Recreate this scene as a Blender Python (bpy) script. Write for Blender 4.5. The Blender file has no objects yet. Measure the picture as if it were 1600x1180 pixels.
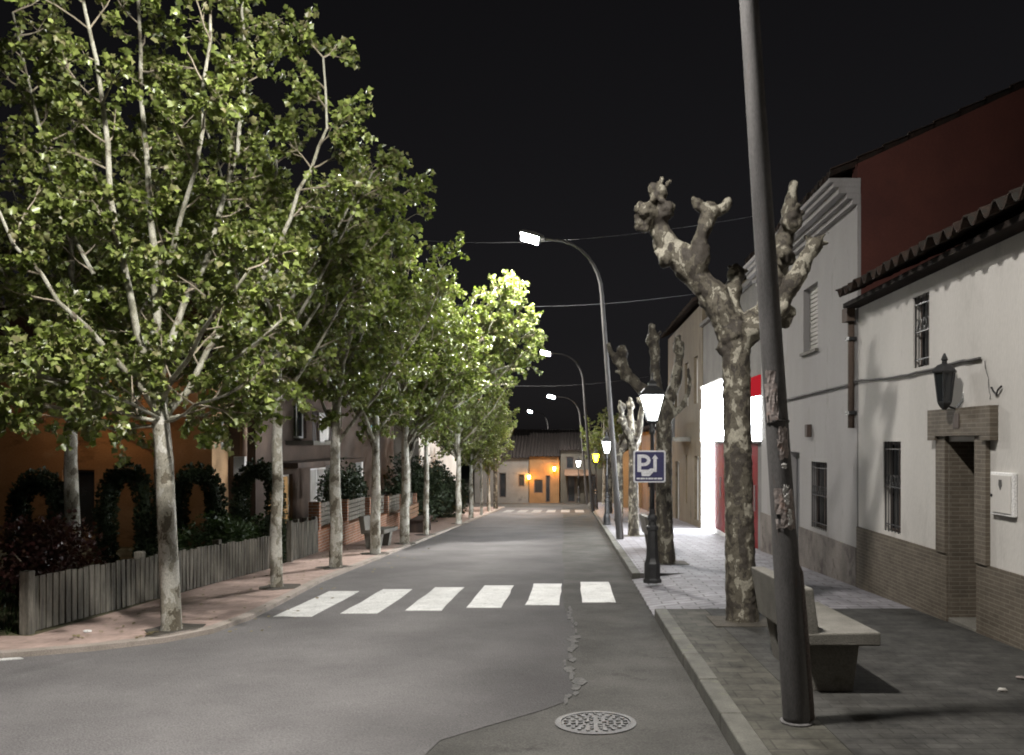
import bpy, bmesh, math, random
import numpy as np
from mathutils import Vector, Matrix
R = math.radians
rnd = random.Random(7)
S = bpy.context.scene
COL = S.collection
F, CX, CY, EYE = 1330.0, 895.0, 690.0, 1.7          # lens of the photograph, street's vanishing point, eye height
SLOPE = 0.045                                        # the street runs downhill away from the viewer

def gz(y): return -SLOPE * y if y < 65 else -SLOPE * 65 - 0.01 * (y - 65)
def at(px, py, d): return Vector(((px - CX) * d / F, d, EYE - (py - CY) * d / F))

# ------------------------------------------------------------------ mesh builder
ORG = {}
class MB:
    def __init__(s): s.v = []; s.f = []
    def add(s, vs, fs):
        b = len(s.v); s.v += [tuple(v) for v in vs]; s.f += [tuple(i + b for i in f) for f in fs]; return s
    def box(s, x0, x1, y0, y1, z0, z1, sh=0.0):
        # sh: how far the z values follow the street's fall from y0 to y1
        vs = [(x, y, z - (SLOPE * (y - y0) if sh else 0)) for z in (z0, z1) for y in (y0, y1) for x in (x0, x1)]
        return s.add(vs, [(0, 2, 3, 1), (4, 5, 7, 6), (0, 1, 5, 4), (2, 6, 7, 3), (0, 4, 6, 2), (1, 3, 7, 5)])
    def obox(s, c, sx, sy, sz, rz=0, rx=0, ry=0):
        m = Matrix.Translation(c) @ Matrix.Rotation(rz, 4, 'Z') @ Matrix.Rotation(ry, 4, 'Y') @ Matrix.Rotation(rx, 4, 'X')
        vs = [m @ Vector((x * sx / 2, y * sy / 2, z * sz / 2)) for z in (-1, 1) for y in (-1, 1) for x in (-1, 1)]
        return s.add(vs, [(0, 2, 3, 1), (4, 5, 7, 6), (0, 1, 5, 4), (2, 6, 7, 3), (0, 4, 6, 2), (1, 3, 7, 5)])
    def tube(s, pts, rad, n=8, cap=True, jit=0.0, rg=None):
        pts = [Vector(p) for p in pts]
        if not hasattr(rad, '__len__'): rad = [rad] * len(pts)
        rings = []; up = None; b = len(s.v)
        for i, p in enumerate(pts):
            t = (pts[min(i + 1, len(pts) - 1)] - pts[max(i - 1, 0)])
            t = t.normalized() if t.length > 1e-9 else Vector((0, 0, 1))
            if up is None: up = Vector((1, 0, 0)) if abs(t.x) < .8 else Vector((0, 1, 0))
            u = (up - t * up.dot(t)).normalized(); w = t.cross(u); up = u
            for k in range(n):
                a = 2 * math.pi * k / n; r = rad[i] * (1 + (rg.uniform(-jit, jit) if jit else 0))
                s.v.append(tuple(p + u * math.cos(a) * r + w * math.sin(a) * r))
        for i in range(len(pts) - 1):
            for k in range(n):
                k2 = (k + 1) % n
                s.f.append((b + i * n + k, b + i * n + k2, b + (i + 1) * n + k2, b + (i + 1) * n + k))
        if cap:
            s.f.append(tuple(b + k for k in reversed(range(n))))
            s.f.append(tuple(b + (len(pts) - 1) * n + k for k in range(n)))
        return s
    def lathe(s, c, prof, n=16, rot=0.0):
        c = Vector(c); b = len(s.v)
        for r, z in prof:
            for k in range(n):
                a = rot + 2 * math.pi * k / n; s.v.append((c.x + r * math.cos(a), c.y + r * math.sin(a), c.z + z))
        for i in range(len(prof) - 1):
            for k in range(n):
                k2 = (k + 1) % n
                s.f.append((b + i * n + k, b + i * n + k2, b + (i + 1) * n + k2, b + (i + 1) * n + k))
        s.f.append(tuple(b + k for k in reversed(range(n)))); s.f.append(tuple(b + (len(prof) - 1) * n + k for k in range(n)))
        return s
    def prism(s, poly, z0, z1, slope=True):
        # a horizontal polygon (x, y) extruded from z0 to z1, following the street's fall
        n = len(poly); g = (lambda y: gz(y)) if slope else (lambda y: 0)
        vs = [(x, y, g(y) + z0) for x, y in poly] + [(x, y, g(y) + z1) for x, y in poly]
        return s.add(vs, [tuple(reversed(range(n))), tuple(range(n, 2 * n))] + [(i, (i + 1) % n, n + (i + 1) % n, n + i) for i in range(n)])
    def extr(s, poly, o, u, v, w):
        # polygon in the (u, v) plane at o, extruded by vector w
        o, u, v, w = Vector(o), Vector(u), Vector(v), Vector(w); n = len(poly)
        vs = [o + u * a + v * b for a, b in poly]; vs += [p + w for p in vs]
        return s.add(vs, [tuple(reversed(range(n))), tuple(range(n, 2 * n))] + [(i, (i + 1) % n, n + (i + 1) % n, n + i) for i in range(n)])
    def ball(s, c, r, n=8, m=6, sq=(1, 1, 1), jit=0, rg=None):
        c = Vector(c); b = len(s.v)
        for i in range(1, m):
            th = math.pi * i / m
            for k in range(n):
                a = 2 * math.pi * k / n; q = r * (1 + (rg.uniform(-jit, jit) if jit else 0))
                s.v.append((c.x + q * sq[0] * math.sin(th) * math.cos(a), c.y + q * sq[1] * math.sin(th) * math.sin(a), c.z + q * sq[2] * math.cos(th)))
        t = len(s.v); s.v.append((c.x, c.y, c.z + r * sq[2])); s.v.append((c.x, c.y, c.z - r * sq[2]))
        for k in range(n): s.f.append((t, b + k, b + (k + 1) % n)); s.f.append((t + 1, b + (m - 2) * n + (k + 1) % n, b + (m - 2) * n + k))
        for i in range(m - 2):
            for k in range(n): s.f.append((b + i * n + k, b + (i + 1) * n + k, b + (i + 1) * n + (k + 1) % n, b + i * n + (k + 1) % n))
        return s
    def wall(s, u0, u1, v0, v1, holes, w0, w1, axis='x'):
        # a wall slab with rectangular holes (u0,u1,v0,v1): only outer faces and reveals. axis x: u=y v=z w=x; axis y: u=x v=z w=y
        cl = lambda a, lo, hi: min(max(a, lo), hi)
        us = sorted({u0, u1} | {cl(h[k], u0, u1) for h in holes for k in (0, 1)}); vs = sorted({v0, v1} | {cl(h[k], v0, v1) for h in holes for k in (2, 3)})
        def solid(i, j):
            if i < 0 or j < 0 or i >= len(us) - 1 or j >= len(vs) - 1: return False
            a, b = (us[i] + us[i + 1]) / 2, (vs[j] + vs[j + 1]) / 2
            return not any(h[0] < a < h[1] and h[2] < b < h[3] for h in holes)
        idx = {}
        def V(i, j, w):
            k = (i, j, w)
            if k not in idx:
                idx[k] = len(s.v); W = w1 if w else w0
                s.v.append((W, us[i], vs[j]) if axis == 'x' else (us[i], W, vs[j]))
            return idx[k]
        for i in range(len(us) - 1):
            for j in range(len(vs) - 1):
                if not solid(i, j): continue
                for w in (0, 1): s.f.append((V(i, j, w), V(i + 1, j, w), V(i + 1, j + 1, w), V(i, j + 1, w)))
                if not solid(i - 1, j): s.f.append((V(i, j, 0), V(i, j + 1, 0), V(i, j + 1, 1), V(i, j, 1)))
                if not solid(i + 1, j): s.f.append((V(i + 1, j, 0), V(i + 1, j + 1, 0), V(i + 1, j + 1, 1), V(i + 1, j, 1)))
                if not solid(i, j - 1): s.f.append((V(i, j, 0), V(i + 1, j, 0), V(i + 1, j, 1), V(i, j, 1)))
                if not solid(i, j + 1): s.f.append((V(i, j + 1, 0), V(i + 1, j + 1, 0), V(i + 1, j + 1, 1), V(i, j + 1, 1)))
        return s
    def build(s, name, mat, parent=None, org=None, smooth=False, bevel=0, label=None):
        if parent is not None: org = ORG[parent.name]
        elif org is None:
            a = np.array(s.v); org = Vector(((a[:, 0].min() + a[:, 0].max()) / 2, (a[:, 1].min() + a[:, 1].max()) / 2, a[:, 2].min()))
        org = Vector(org)
        me = bpy.data.meshes.new(name)
        me.from_pydata([(x - org.x, y - org.y, z - org.z) for x, y, z in s.v], [], s.f)
        bm = bmesh.new(); bm.from_mesh(me); bmesh.ops.recalc_face_normals(bm, faces=bm.faces)
        if any(len(f) > 4 for f in s.f): bmesh.ops.triangulate(bm, faces=[f for f in bm.faces if len(f.verts) > 4])
        bm.to_mesh(me); bm.free()
        me.materials.append(mat)
        o = bpy.data.objects.new(name, me); COL.objects.link(o)
        if smooth: me.shade_smooth() if smooth is True else None
        if parent is not None: o.parent = parent
        else: o.location = org
        if bevel:
            b = o.modifiers.new('bevel', 'BEVEL'); b.width = bevel; b.segments = 2; b.limit_method = 'ANGLE'
        ORG[o.name] = org
        if label: o['label'] = label
        return o

def tag(o, label=None, cat=None, group=None, kind=None):
    if label: o['label'] = label
    if cat: o['category'] = cat
    if group: o['group'] = group
    if kind: o['kind'] = kind
    return o
def thing(name, loc, label, cat, group=None):
    o = bpy.data.objects.new(name, None); COL.objects.link(o); o.location = loc; o.empty_display_size = .2
    ORG[o.name] = Vector(loc); return tag(o, label, cat, group)
def kids(o): return [c for c in bpy.data.objects if c.parent == o]
def copy_tree(o, loc=None, rz=None, sc=None, label=None, parent=None):
    c = o.copy(); COL.objects.link(c)
    if parent is not None: c.parent = parent
    if loc is not None: c.location = loc
    if rz is not None: c.rotation_euler = (0, 0, rz)
    if sc is not None: c.scale = sc if hasattr(sc, '__len__') else (sc, sc, sc)
    if label: c['label'] = label
    for k in kids(o): copy_tree(k, parent=c)
    return c

# ------------------------------------------------------------------ materials
def nodes(name):
    m = bpy.data.materials.new(name); m.use_nodes = True; nt = m.node_tree
    return m, nt, nt.nodes['Principled BSDF'], nt.nodes['Material Output']
def N(nt, typ, **kw):
    n = nt.nodes.new(typ)
    for k, v in kw.items():
        if k in n.inputs: n.inputs[k].default_value = v
        else: setattr(n, k, v)
    return n
def L(nt, a, b): nt.links.new(a, b)
def ramp(nt, fac, stops, interp='LINEAR'):
    r = nt.nodes.new('ShaderNodeValToRGB'); r.color_ramp.interpolation = interp
    e = r.color_ramp.elements
    while len(e) < len(stops): e.new(.5)
    for k, (p, c) in enumerate(stops): e[k].position = p; e[k].color = (*c, 1)
    L(nt, fac, r.inputs['Fac']); return r
def coord(nt, scale=(1, 1, 1)):
    t = nt.nodes.new('ShaderNodeTexCoord'); m = nt.nodes.new('ShaderNodeMapping'); m.inputs['Scale'].default_value = scale
    L(nt, t.outputs['Object'], m.inputs['Vector']); return m.outputs['Vector']
def mixc(nt, fac, a, b, mode='MIX'):
    n = nt.nodes.new('ShaderNodeMix'); n.data_type = 'RGBA'; n.blend_type = mode
    for sock, v in ((n.inputs[0], fac), (n.inputs[6], a), (n.inputs[7], b)):
        if hasattr(v, 'links'): L(nt, v, sock)
        else: sock.default_value = v if not isinstance(v, tuple) else (*v, 1)
    return n.outputs[2]
def bump(nt, b, h, strength=.3, dist=.01):
    n = N(nt, 'ShaderNodeBump', Strength=strength, Distance=dist); L(nt, h, n.inputs['Height']); L(nt, n.outputs['Normal'], b.inputs['Normal'])

def rough_mat(name, c1, c2, scale=3.0, fine=60.0, rough=.85, bumpS=.3, metal=0.0, stain=None, spec=.5, stops=(.35, .65), stretch=(1, 1, 1), grain=(.74, 1.14)):
    # two real colours mixed by large noise, broken up by fine grain
    m, nt, b, o = nodes(name); v = coord(nt, stretch)
    n1 = N(nt, 'ShaderNodeTexNoise', Scale=scale, Detail=6.0, Roughness=.6); L(nt, v, n1.inputs['Vector'])
    n2 = N(nt, 'ShaderNodeTexNoise', Scale=fine, Detail=3.0); L(nt, v, n2.inputs['Vector'])
    r1 = ramp(nt, n1.outputs['Fac'], [(stops[0], c1), (stops[1], c2)])
    r2 = ramp(nt, n2.outputs['Fac'], [(.3, (grain[0],) * 3), (.7, (grain[1],) * 3)])
    c = mixc(nt, 1.0, r1.outputs['Color'], r2.outputs['Color'], 'MULTIPLY')
    if stain:
        n3 = N(nt, 'ShaderNodeTexNoise', Scale=stain[1], Detail=8.0, Roughness=.7); L(nt, v, n3.inputs['Vector'])
        r3 = ramp(nt, n3.outputs['Fac'], [(stain[2], (0, 0, 0)), (stain[2] + .12, (1, 1, 1))])
        c = mixc(nt, r3.outputs['Color'], c, stain[0])
    L(nt, c, b.inputs['Base Color']); b.inputs['Roughness'].default_value = rough; b.inputs['Metallic'].default_value = metal
    b.inputs['Specular IOR Level'].default_value = spec
    bump(nt, b, n2.outputs['Fac'], bumpS); return m

def brick_mat(name, c1, c2, mortar, w=.24, h=.065, rough=.8, flat=False, msize=.008, bs=.5, offset=.5, noise=.35):
    m, nt, b, o = nodes(name)
    t = nt.nodes.new('ShaderNodeTexCoord'); s = nt.nodes.new('ShaderNodeSeparateXYZ'); L(nt, t.outputs['Object'], s.inputs[0])
    cb = nt.nodes.new('ShaderNodeCombineXYZ')
    if flat: L(nt, s.outputs['X'], cb.inputs['X']); L(nt, s.outputs['Y'], cb.inputs['Y'])
    else:
        a = N(nt, 'ShaderNodeMath', operation='ADD'); L(nt, s.outputs['X'], a.inputs[0]); L(nt, s.outputs['Y'], a.inputs[1])
        L(nt, a.outputs[0], cb.inputs['X']); L(nt, s.outputs['Z'], cb.inputs['Y'])
    br = N(nt, 'ShaderNodeTexBrick', Scale=1.0); br.offset = offset
    for k, v in (('Mortar Size', msize), ('Brick Width', w), ('Row Height', h), ('Mortar Smooth', .3), ('Bias', 0.0)): br.inputs[k].default_value = v
    br.inputs['Color1'].default_value = (*c1, 1); br.inputs['Color2'].default_value = (*c2, 1); br.inputs['Mortar'].default_value = (*mortar, 1)
    L(nt, cb.outputs[0], br.inputs['Vector'])
    n = N(nt, 'ShaderNodeTexNoise', Scale=4.0, Detail=7.0, Roughness=.7); L(nt, t.outputs['Object'], n.inputs['Vector'])
    r = ramp(nt, n.outputs['Fac'], [(.3, (1 - noise,) * 3), (.7, (1 + noise * .5,) * 3)])
    L(nt, mixc(nt, 1.0, br.outputs['Color'], r.outputs['Color'], 'MULTIPLY'), b.inputs['Base Color'])
    b.inputs['Roughness'].default_value = rough; b.inputs['Specular IOR Level'].default_value = .22
    inv = N(nt, 'ShaderNodeMath', operation='SUBTRACT'); inv.inputs[0].default_value = 1; L(nt, br.outputs['Fac'], inv.inputs[1])
    n2 = N(nt, 'ShaderNodeTexNoise', Scale=70.0, Detail=2.0); L(nt, t.outputs['Object'], n2.inputs['Vector'])
    a2 = N(nt, 'ShaderNodeMath', operation='MULTIPLY_ADD'); L(nt, n2.outputs['Fac'], a2.inputs[0]); a2.inputs[1].default_value = .4; L(nt, inv.outputs[0], a2.inputs[2])
    bump(nt, b, a2.outputs[0], bs, .006); return m

def emit_mat(name, col, strength):
    m, nt, b, o = nodes(name); nt.nodes.remove(b)
    e = N(nt, 'ShaderNodeEmission', Strength=strength); e.inputs['Color'].default_value = (*col, 1); L(nt, e.outputs[0], o.inputs['Surface']); return m

def bark_mat(name, cream, olive, brown, sc=7.0, cut=(.42, .52)):
    m, nt, b, o = nodes(name); v = coord(nt, (1, 1, .6))
    d = N(nt, 'ShaderNodeTexNoise', Scale=sc * .8, Detail=4.0); L(nt, v, d.inputs['Vector'])
    mx = nt.nodes.new('ShaderNodeMix'); mx.data_type = 'VECTOR'; mx.inputs[0].default_value = .22
    L(nt, v, mx.inputs[4]); L(nt, d.outputs['Color'], mx.inputs[5])
    n = N(nt, 'ShaderNodeTexNoise', Scale=sc, Detail=3.0, Roughness=.55); L(nt, mx.outputs[1], n.inputs['Vector'])
    r = ramp(nt, n.outputs['Fac'], [(0, brown), (cut[0], olive), (cut[1], cream)], 'CONSTANT')
    f = N(nt, 'ShaderNodeTexNoise', Scale=80.0, Detail=4.0); L(nt, v, f.inputs['Vector'])
    r2 = ramp(nt, f.outputs['Fac'], [(.3, (.65, .65, .65)), (.7, (1.15, 1.15, 1.15))])
    L(nt, mixc(nt, 1.0, r.outputs['Color'], r2.outputs['Color'], 'MULTIPLY'), b.inputs['Base Color'])
    b.inputs['Roughness'].default_value = .8
    a2 = N(nt, 'ShaderNodeMath', operation='ADD'); L(nt, n.outputs['Fac'], a2.inputs[0]); L(nt, f.outputs['Fac'], a2.inputs[1])
    bump(nt, b, a2.outputs[0], .5, .012); return m

def leaf_mat(name, cols, rough=.4, trans=.2):
    m, nt, b, o = nodes(name)
    g = nt.nodes.new('ShaderNodeNewGeometry')
    r = ramp(nt, g.outputs['Random Per Island'], [(i / (len(cols) - 1), c) for i, c in enumerate(cols)])
    L(nt, r.outputs['Color'], b.inputs['Base Color']); b.inputs['Roughness'].default_value = rough
    t = nt.nodes.new('ShaderNodeBsdfTranslucent'); L(nt, mixc(nt, 1.0, r.outputs['Color'], (1.15, 1.3, .6), 'MULTIPLY'), t.inputs['Color'])
    mx = N(nt, 'ShaderNodeMixShader', Fac=trans); L(nt, b.outputs[0], mx.inputs[1]); L(nt, t.outputs[0], mx.inputs[2]); L(nt, mx.outputs[0], o.inputs['Surface'])
    return m

M = {}
M['asphalt_worn'] = rough_mat('asphalt_worn', (.043, .042, .038), (.075, .072, .066), 1.3, 75, .92, .9, stain=((.03, .029, .026), 2.5, .6), spec=.12, grain=(.68, 1.25))
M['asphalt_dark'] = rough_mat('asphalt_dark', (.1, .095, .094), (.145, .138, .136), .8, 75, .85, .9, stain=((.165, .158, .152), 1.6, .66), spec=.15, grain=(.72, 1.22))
def painted_falloff(m):  # lamp pool's falloff painted into the asphalt colour, darker toward the right edge
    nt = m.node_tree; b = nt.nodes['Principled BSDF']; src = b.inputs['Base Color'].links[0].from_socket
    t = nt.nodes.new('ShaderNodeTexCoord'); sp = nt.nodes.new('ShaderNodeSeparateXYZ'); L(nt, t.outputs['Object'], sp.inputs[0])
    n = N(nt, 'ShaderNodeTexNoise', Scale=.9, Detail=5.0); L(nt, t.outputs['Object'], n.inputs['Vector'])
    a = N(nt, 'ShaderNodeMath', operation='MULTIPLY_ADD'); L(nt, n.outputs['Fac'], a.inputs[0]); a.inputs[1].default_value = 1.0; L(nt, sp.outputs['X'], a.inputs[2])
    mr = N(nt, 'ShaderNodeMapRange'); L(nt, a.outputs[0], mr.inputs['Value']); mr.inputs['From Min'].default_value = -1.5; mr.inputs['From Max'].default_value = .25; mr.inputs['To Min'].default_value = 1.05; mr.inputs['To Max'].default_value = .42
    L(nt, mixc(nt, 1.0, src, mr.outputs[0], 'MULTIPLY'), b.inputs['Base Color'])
painted_falloff(M['asphalt_dark'])
M['seam'] = rough_mat('seam', (.04, .039, .036), (.088, .085, .079), 16, 90, .9, .9, grain=(.5, 1.3))
M['paint'] = rough_mat('paint', (.5, .5, .48), (.66, .66, .635), 3, 60, .75, .3, stain=((.2, .2, .19), 9, .57), grain=(.66, 1.12))
M['pink_paving'] = brick_mat('pink_paving', (.42, .31, .265), (.35, .26, .225), (.3, .24, .2), .21, .105, .85, True, .006, .4, .5, .35)
M['lavender_paving'] = brick_mat('lavender_paving', (.23, .22, .235), (.18, .172, .184), (.085, .08, .078), .4, .2, .75, True, .012, .5, .5, .4)
M['mossy_paving'] = brick_mat('mossy_paving', (.066, .062, .05), (.048, .046, .037), (.036, .034, .027), .3, .2, .9, True, .008, .5, .5, .7)
M['plain_paving'] = brick_mat('plain_paving', (.047, .045, .041), (.038, .037, .033), (.029, .028, .024), .2, .1, .9, True, .006, .5, .5, .65)
M['left_kerb'] = rough_mat('left_kerb', (.27, .235, .2), (.36, .31, .27), 3, 90, .88, .5, stain=((.18, .16, .13), 5, .58))
M['kerb'] = rough_mat('kerb', (.05, .048, .039), (.1, .096, .08), 3, 90, .88, .5, stain=((.1, .1, .06), 5, .58))
M['pit'] = rough_mat('pit', (.035, .03, .022), (.07, .06, .045), 8, 60, 1, .9)
M['terrain'] = rough_mat('terrain', (.03, .03, .02), (.06, .055, .035), .05, 3, 1, .5)
M['lawn'] = rough_mat('lawn', (.05, .055, .02), (.11, .09, .045), 1.2, 60, 1, .9)
M['concrete'] = rough_mat('concrete', (.095, .088, .073), (.16, .15, .128), 2.5, 90, .88, .5, stain=((.06, .056, .042), 4, .6))
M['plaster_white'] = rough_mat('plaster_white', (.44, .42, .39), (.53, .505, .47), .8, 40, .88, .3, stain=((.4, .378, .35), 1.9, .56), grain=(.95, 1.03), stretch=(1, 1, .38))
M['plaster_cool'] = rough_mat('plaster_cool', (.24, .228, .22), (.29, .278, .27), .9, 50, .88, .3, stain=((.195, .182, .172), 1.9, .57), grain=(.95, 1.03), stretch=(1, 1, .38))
M['plaster_grey'] = rough_mat('plaster_grey', (.12, .115, .11), (.17, .165, .155), 1.2, 40, .9, .3)
M['plaster_beige'] = rough_mat('plaster_beige', (.13, .105, .07), (.19, .155, .105), .8, 40, .9, .3, stain=((.075, .06, .042), 1.5, .55), stretch=(1, 1, .5))
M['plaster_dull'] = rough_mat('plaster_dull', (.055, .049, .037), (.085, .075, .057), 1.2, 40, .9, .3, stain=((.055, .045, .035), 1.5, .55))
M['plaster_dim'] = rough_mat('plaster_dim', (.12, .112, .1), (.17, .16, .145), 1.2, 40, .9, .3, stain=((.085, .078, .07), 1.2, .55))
M['plaster_rust'] = rough_mat('plaster_rust', (.15, .085, .035), (.23, .135, .06), 1.2, 40, .9, .3, stain=((.09, .05, .025), 1.2, .55))
M['paint_worn'] = rough_mat('paint_worn', (.16, .158, .15), (.3, .295, .28), 6, 90, .8, .3, stain=((.1, .098, .092), 6, .55))
M['plaster_brown'] = rough_mat('plaster_brown', (.06, .042, .032), (.095, .066, .05), 1, 40, .9, .3)
M['plaster_ochre'] = rough_mat('plaster_ochre', (.25, .155, .08), (.36, .23, .125), .7, 30, .92, .4, stain=((.07, .045, .03), .55, .53), grain=(.85, 1.08), stretch=(.6, 1, 1.5))
M['red_render'] = rough_mat('red_render', (.065, .018, .013), (.09, .026, .017), .9, 30, .9, .3, stain=((.05, .015, .012), 1.5, .6), grain=(.9, 1.05))
M['grey_base'] = rough_mat('grey_base', (.1, .085, .075), (.19, .165, .145), 1.6, 60, .9, .5, stain=((.06, .045, .04), 2.2, .52))
M['brown_brick'] = brick_mat('brown_brick', (.125, .103, .078), (.098, .08, .06), (.165, .145, .115), .2, .046, .75, False, .006, .5, .5, .3)
M['brick_red'] = brick_mat('brick_red', (.3, .13, .07), (.22, .1, .055), (.3, .27, .23), .24, .07, .85, False, .01, .5, .5, .35)
M['roof_tile'] = rough_mat('roof_tile', (.024, .017, .014), (.055, .038, .03), 5, 60, .95, .5, stain=((.03, .028, .024), 6, .48), spec=.15)
M['roof_dark'] = rough_mat('roof_dark', (.018, .014, .012), (.036, .026, .022), 5, 60, .95, .5)
M['dark_wood'] = rough_mat('dark_wood', (.035, .025, .02), (.075, .05, .038), 3, 60, .75, .4, stretch=(1, 1, .1))
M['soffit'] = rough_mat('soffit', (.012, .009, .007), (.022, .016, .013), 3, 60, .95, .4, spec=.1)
M['brown_wood'] = rough_mat('brown_wood', (.13, .075, .045), (.2, .12, .075), 3, 60, .65, .4, stretch=(3, 3, .3))
M['fence_wood'] = rough_mat('fence_wood', (.05, .045, .035), (.17, .155, .125), 5, 60, .9, .5, stretch=(3, 3, .4))
M['iron'] = rough_mat('iron', (.012, .012, .013), (.03, .03, .03), 6, 90, .45, .3, spec=.6)
M['galv'] = rough_mat('galv', (.065, .062, .06), (.11, .105, .102), 3, 80, .8, .3, metal=0, spec=.2, stretch=(3, 3, .5), stain=((.1, .065, .05), 4, .6))
M['galv_low'] = rough_mat('galv_low', (.11, .092, .085), (.15, .128, .118), 4, 70, .85, .5, spec=.2, stain=((.12, .085, .065), 6, .55))
M['paper'] = rough_mat('paper', (.2, .165, .15), (.3, .26, .24), 9, 50, .8, .4, stain=((.3, .2, .16), 12, .55))
M['tape'] = rough_mat('tape', (.6, .58, .55), (.7, .68, .65), 20, 80, .12, .9, spec=.8)
M['glass'] = rough_mat('glass', (.012, .014, .016), (.02, .022, .024), 2, 20, .08, .02, spec=.7)
M['shutter'] = rough_mat('shutter', (.3, .28, .25), (.38, .36, .33), 2, 60, .7, .2)
M['grey_door'] = rough_mat('grey_door', (.13, .13, .135), (.18, .18, .185), 2, 60, .55, .2)
M['white_trim'] = rough_mat('white_trim', (.66, .65, .63), (.74, .73, .71), 2, 60, .6, .2)
M['red_gloss'] = rough_mat('red_gloss', (.13, .004, .007), (.17, .005, .009), 2, 60, .6, .05, spec=.15)
M['white_gloss'] = rough_mat('white_gloss', (.6, .6, .6), (.68, .68, .68), 2, 60, .35, .05)
M['sign_blue'] = rough_mat('sign_blue', (.03, .03, .085), (.042, .04, .11), 5, 60, .45, .05)
M['sign_white'] = rough_mat('sign_white', (.6, .6, .62), (.7, .7, .72), 6, 60, .4, .05)
M['sign_back'] = rough_mat('sign_back', (.3, .3, .3), (.4, .4, .4), 6, 60, .5, .05, metal=.6)
M['cable'] = rough_mat('cable', (.03, .027, .025), (.06, .055, .05), 8, 60, .7, .1)
M['wire'] = rough_mat('wire', (.08, .08, .085), (.13, .13, .135), 8, 60, .5, .1)
M['cast'] = rough_mat('cast', (.018, .017, .016), (.05, .048, .045), 5, 90, .55, .5, metal=.3)
M['cloth'] = rough_mat('cloth', (.55, .53, .5), (.65, .63, .6), 3, 60, .9, .2)
M['bark_white'] = bark_mat('bark_white', (.52, .5, .44), (.33, .31, .25), (.14, .12, .085), 7, (.4, .5))
M['bark_limb'] = bark_mat('bark_limb', (.36, .35, .28), (.24, .23, .17), (.12, .1, .07), 9, (.4, .52))
M['bark_camo'] = bark_mat('bark_camo', (.28, .26, .205), (.095, .083, .06), (.045, .037, .028), 8, (.46, .565))
M['twig'] = rough_mat('twig', (.2, .17, .12), (.3, .26, .19), 8, 60, .85, .3)
G1, G2, G3, G4 = (.075, .1, .028), (.15, .188, .045), (.24, .285, .075), (.18, .165, .08)
M['leaf'] = leaf_mat('leaf', [G1, G2, G3, G2, G4, G1, G3])
M['leaf_dark'] = leaf_mat('leaf_dark', [(.02, .04, .012), (.035, .06, .02), (.05, .075, .025)], .5, .2)
M['leaf_red'] = leaf_mat('leaf_red', [(.05, .018, .018), (.085, .03, .028), (.06, .035, .02)], .4, .2)
M['leaf_dry'] = leaf_mat('leaf_dry', [(.12, .09, .04), (.2, .17, .08), (.09, .075, .04)], .7, .1)
M['leaf_hedge'] = leaf_mat('leaf_hedge', [(.012, .022, .009), (.02, .034, .013), (.028, .04, .015)], .6, .1)
M['lamp_led'] = emit_mat('lamp_led', (1, .965, .92), 2700)
M['lamp_lantern'] = emit_mat('lamp_lantern', (.93, .97, 1), 42)
M['lamp_sodium'] = emit_mat('lamp_sodium', (1, .4, .0014), 480)
M['lamp_wall_sodium'] = emit_mat('lamp_wall_sodium', (1, .4, .03), 230)
M['lamp_garden_sodium'] = emit_mat('lamp_garden_sodium', (1, .52, .22), 85)
M['lightbox'] = emit_mat('lightbox', (.93, .97, 1), 32)
M['red_light'] = emit_mat('red_light', (1, .04, .06), .4)
M['window_warm'] = emit_mat('window_warm', (1, .62, .28), .32)
M['window_blue'] = emit_mat('window_blue', (.2, .75, .9), .55)
M['slit_light'] = emit_mat('slit_light', (1, .6, .15), .9)
M['town'] = emit_mat('town', (1, .82, .6), 6)

# ------------------------------------------------------------------ world, camera, look
w = bpy.data.worlds.new('World'); S.world = w; w.use_nodes = True
bg = w.node_tree.nodes['Background']
sky = w.node_tree.nodes.new('ShaderNodeTexSky'); sky.sky_type = 'NISHITA'; sky.sun_disc = False; sky.sun_elevation = R(12); sky.sun_rotation = R(200)
hs = w.node_tree.nodes.new('ShaderNodeHueSaturation'); hs.inputs['Saturation'].default_value = .12
w.node_tree.links.new(sky.outputs[0], hs.inputs['Color']); tint = mixc(w.node_tree, 1.0, hs.outputs[0], (1.03, .96, 1.05), 'MULTIPLY'); w.node_tree.links.new(tint, bg.inputs['Color'])
bg.inputs['Strength'].default_value = .0018
cam = bpy.data.cameras.new('camera'); co = bpy.data.objects.new('camera', cam); COL.objects.link(co)
co.location = (0, 0, EYE); co.rotation_euler = (R(90), 0, 0)
cam.sensor_fit = 'HORIZONTAL'; cam.sensor_width = 36; cam.lens = 36 * F / 1600
cam.shift_x = -(CX - 800) / 1600; cam.shift_y = (CY - 590) / 1600; cam.clip_end = 3000
S.camera = co
S.view_settings.view_transform = 'Standard'; S.view_settings.look = 'None'; S.view_settings.exposure = 0; S.view_settings.gamma = 1
c = S.cycles; c.use_denoising = True; c.max_bounces = 6; c.diffuse_bounces = 3; c.glossy_bounces = 2; c.transmission_bounces = 3
c.sample_clamp_indirect = 4; c.use_light_tree = True; c.filter_width = 1.9

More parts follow.
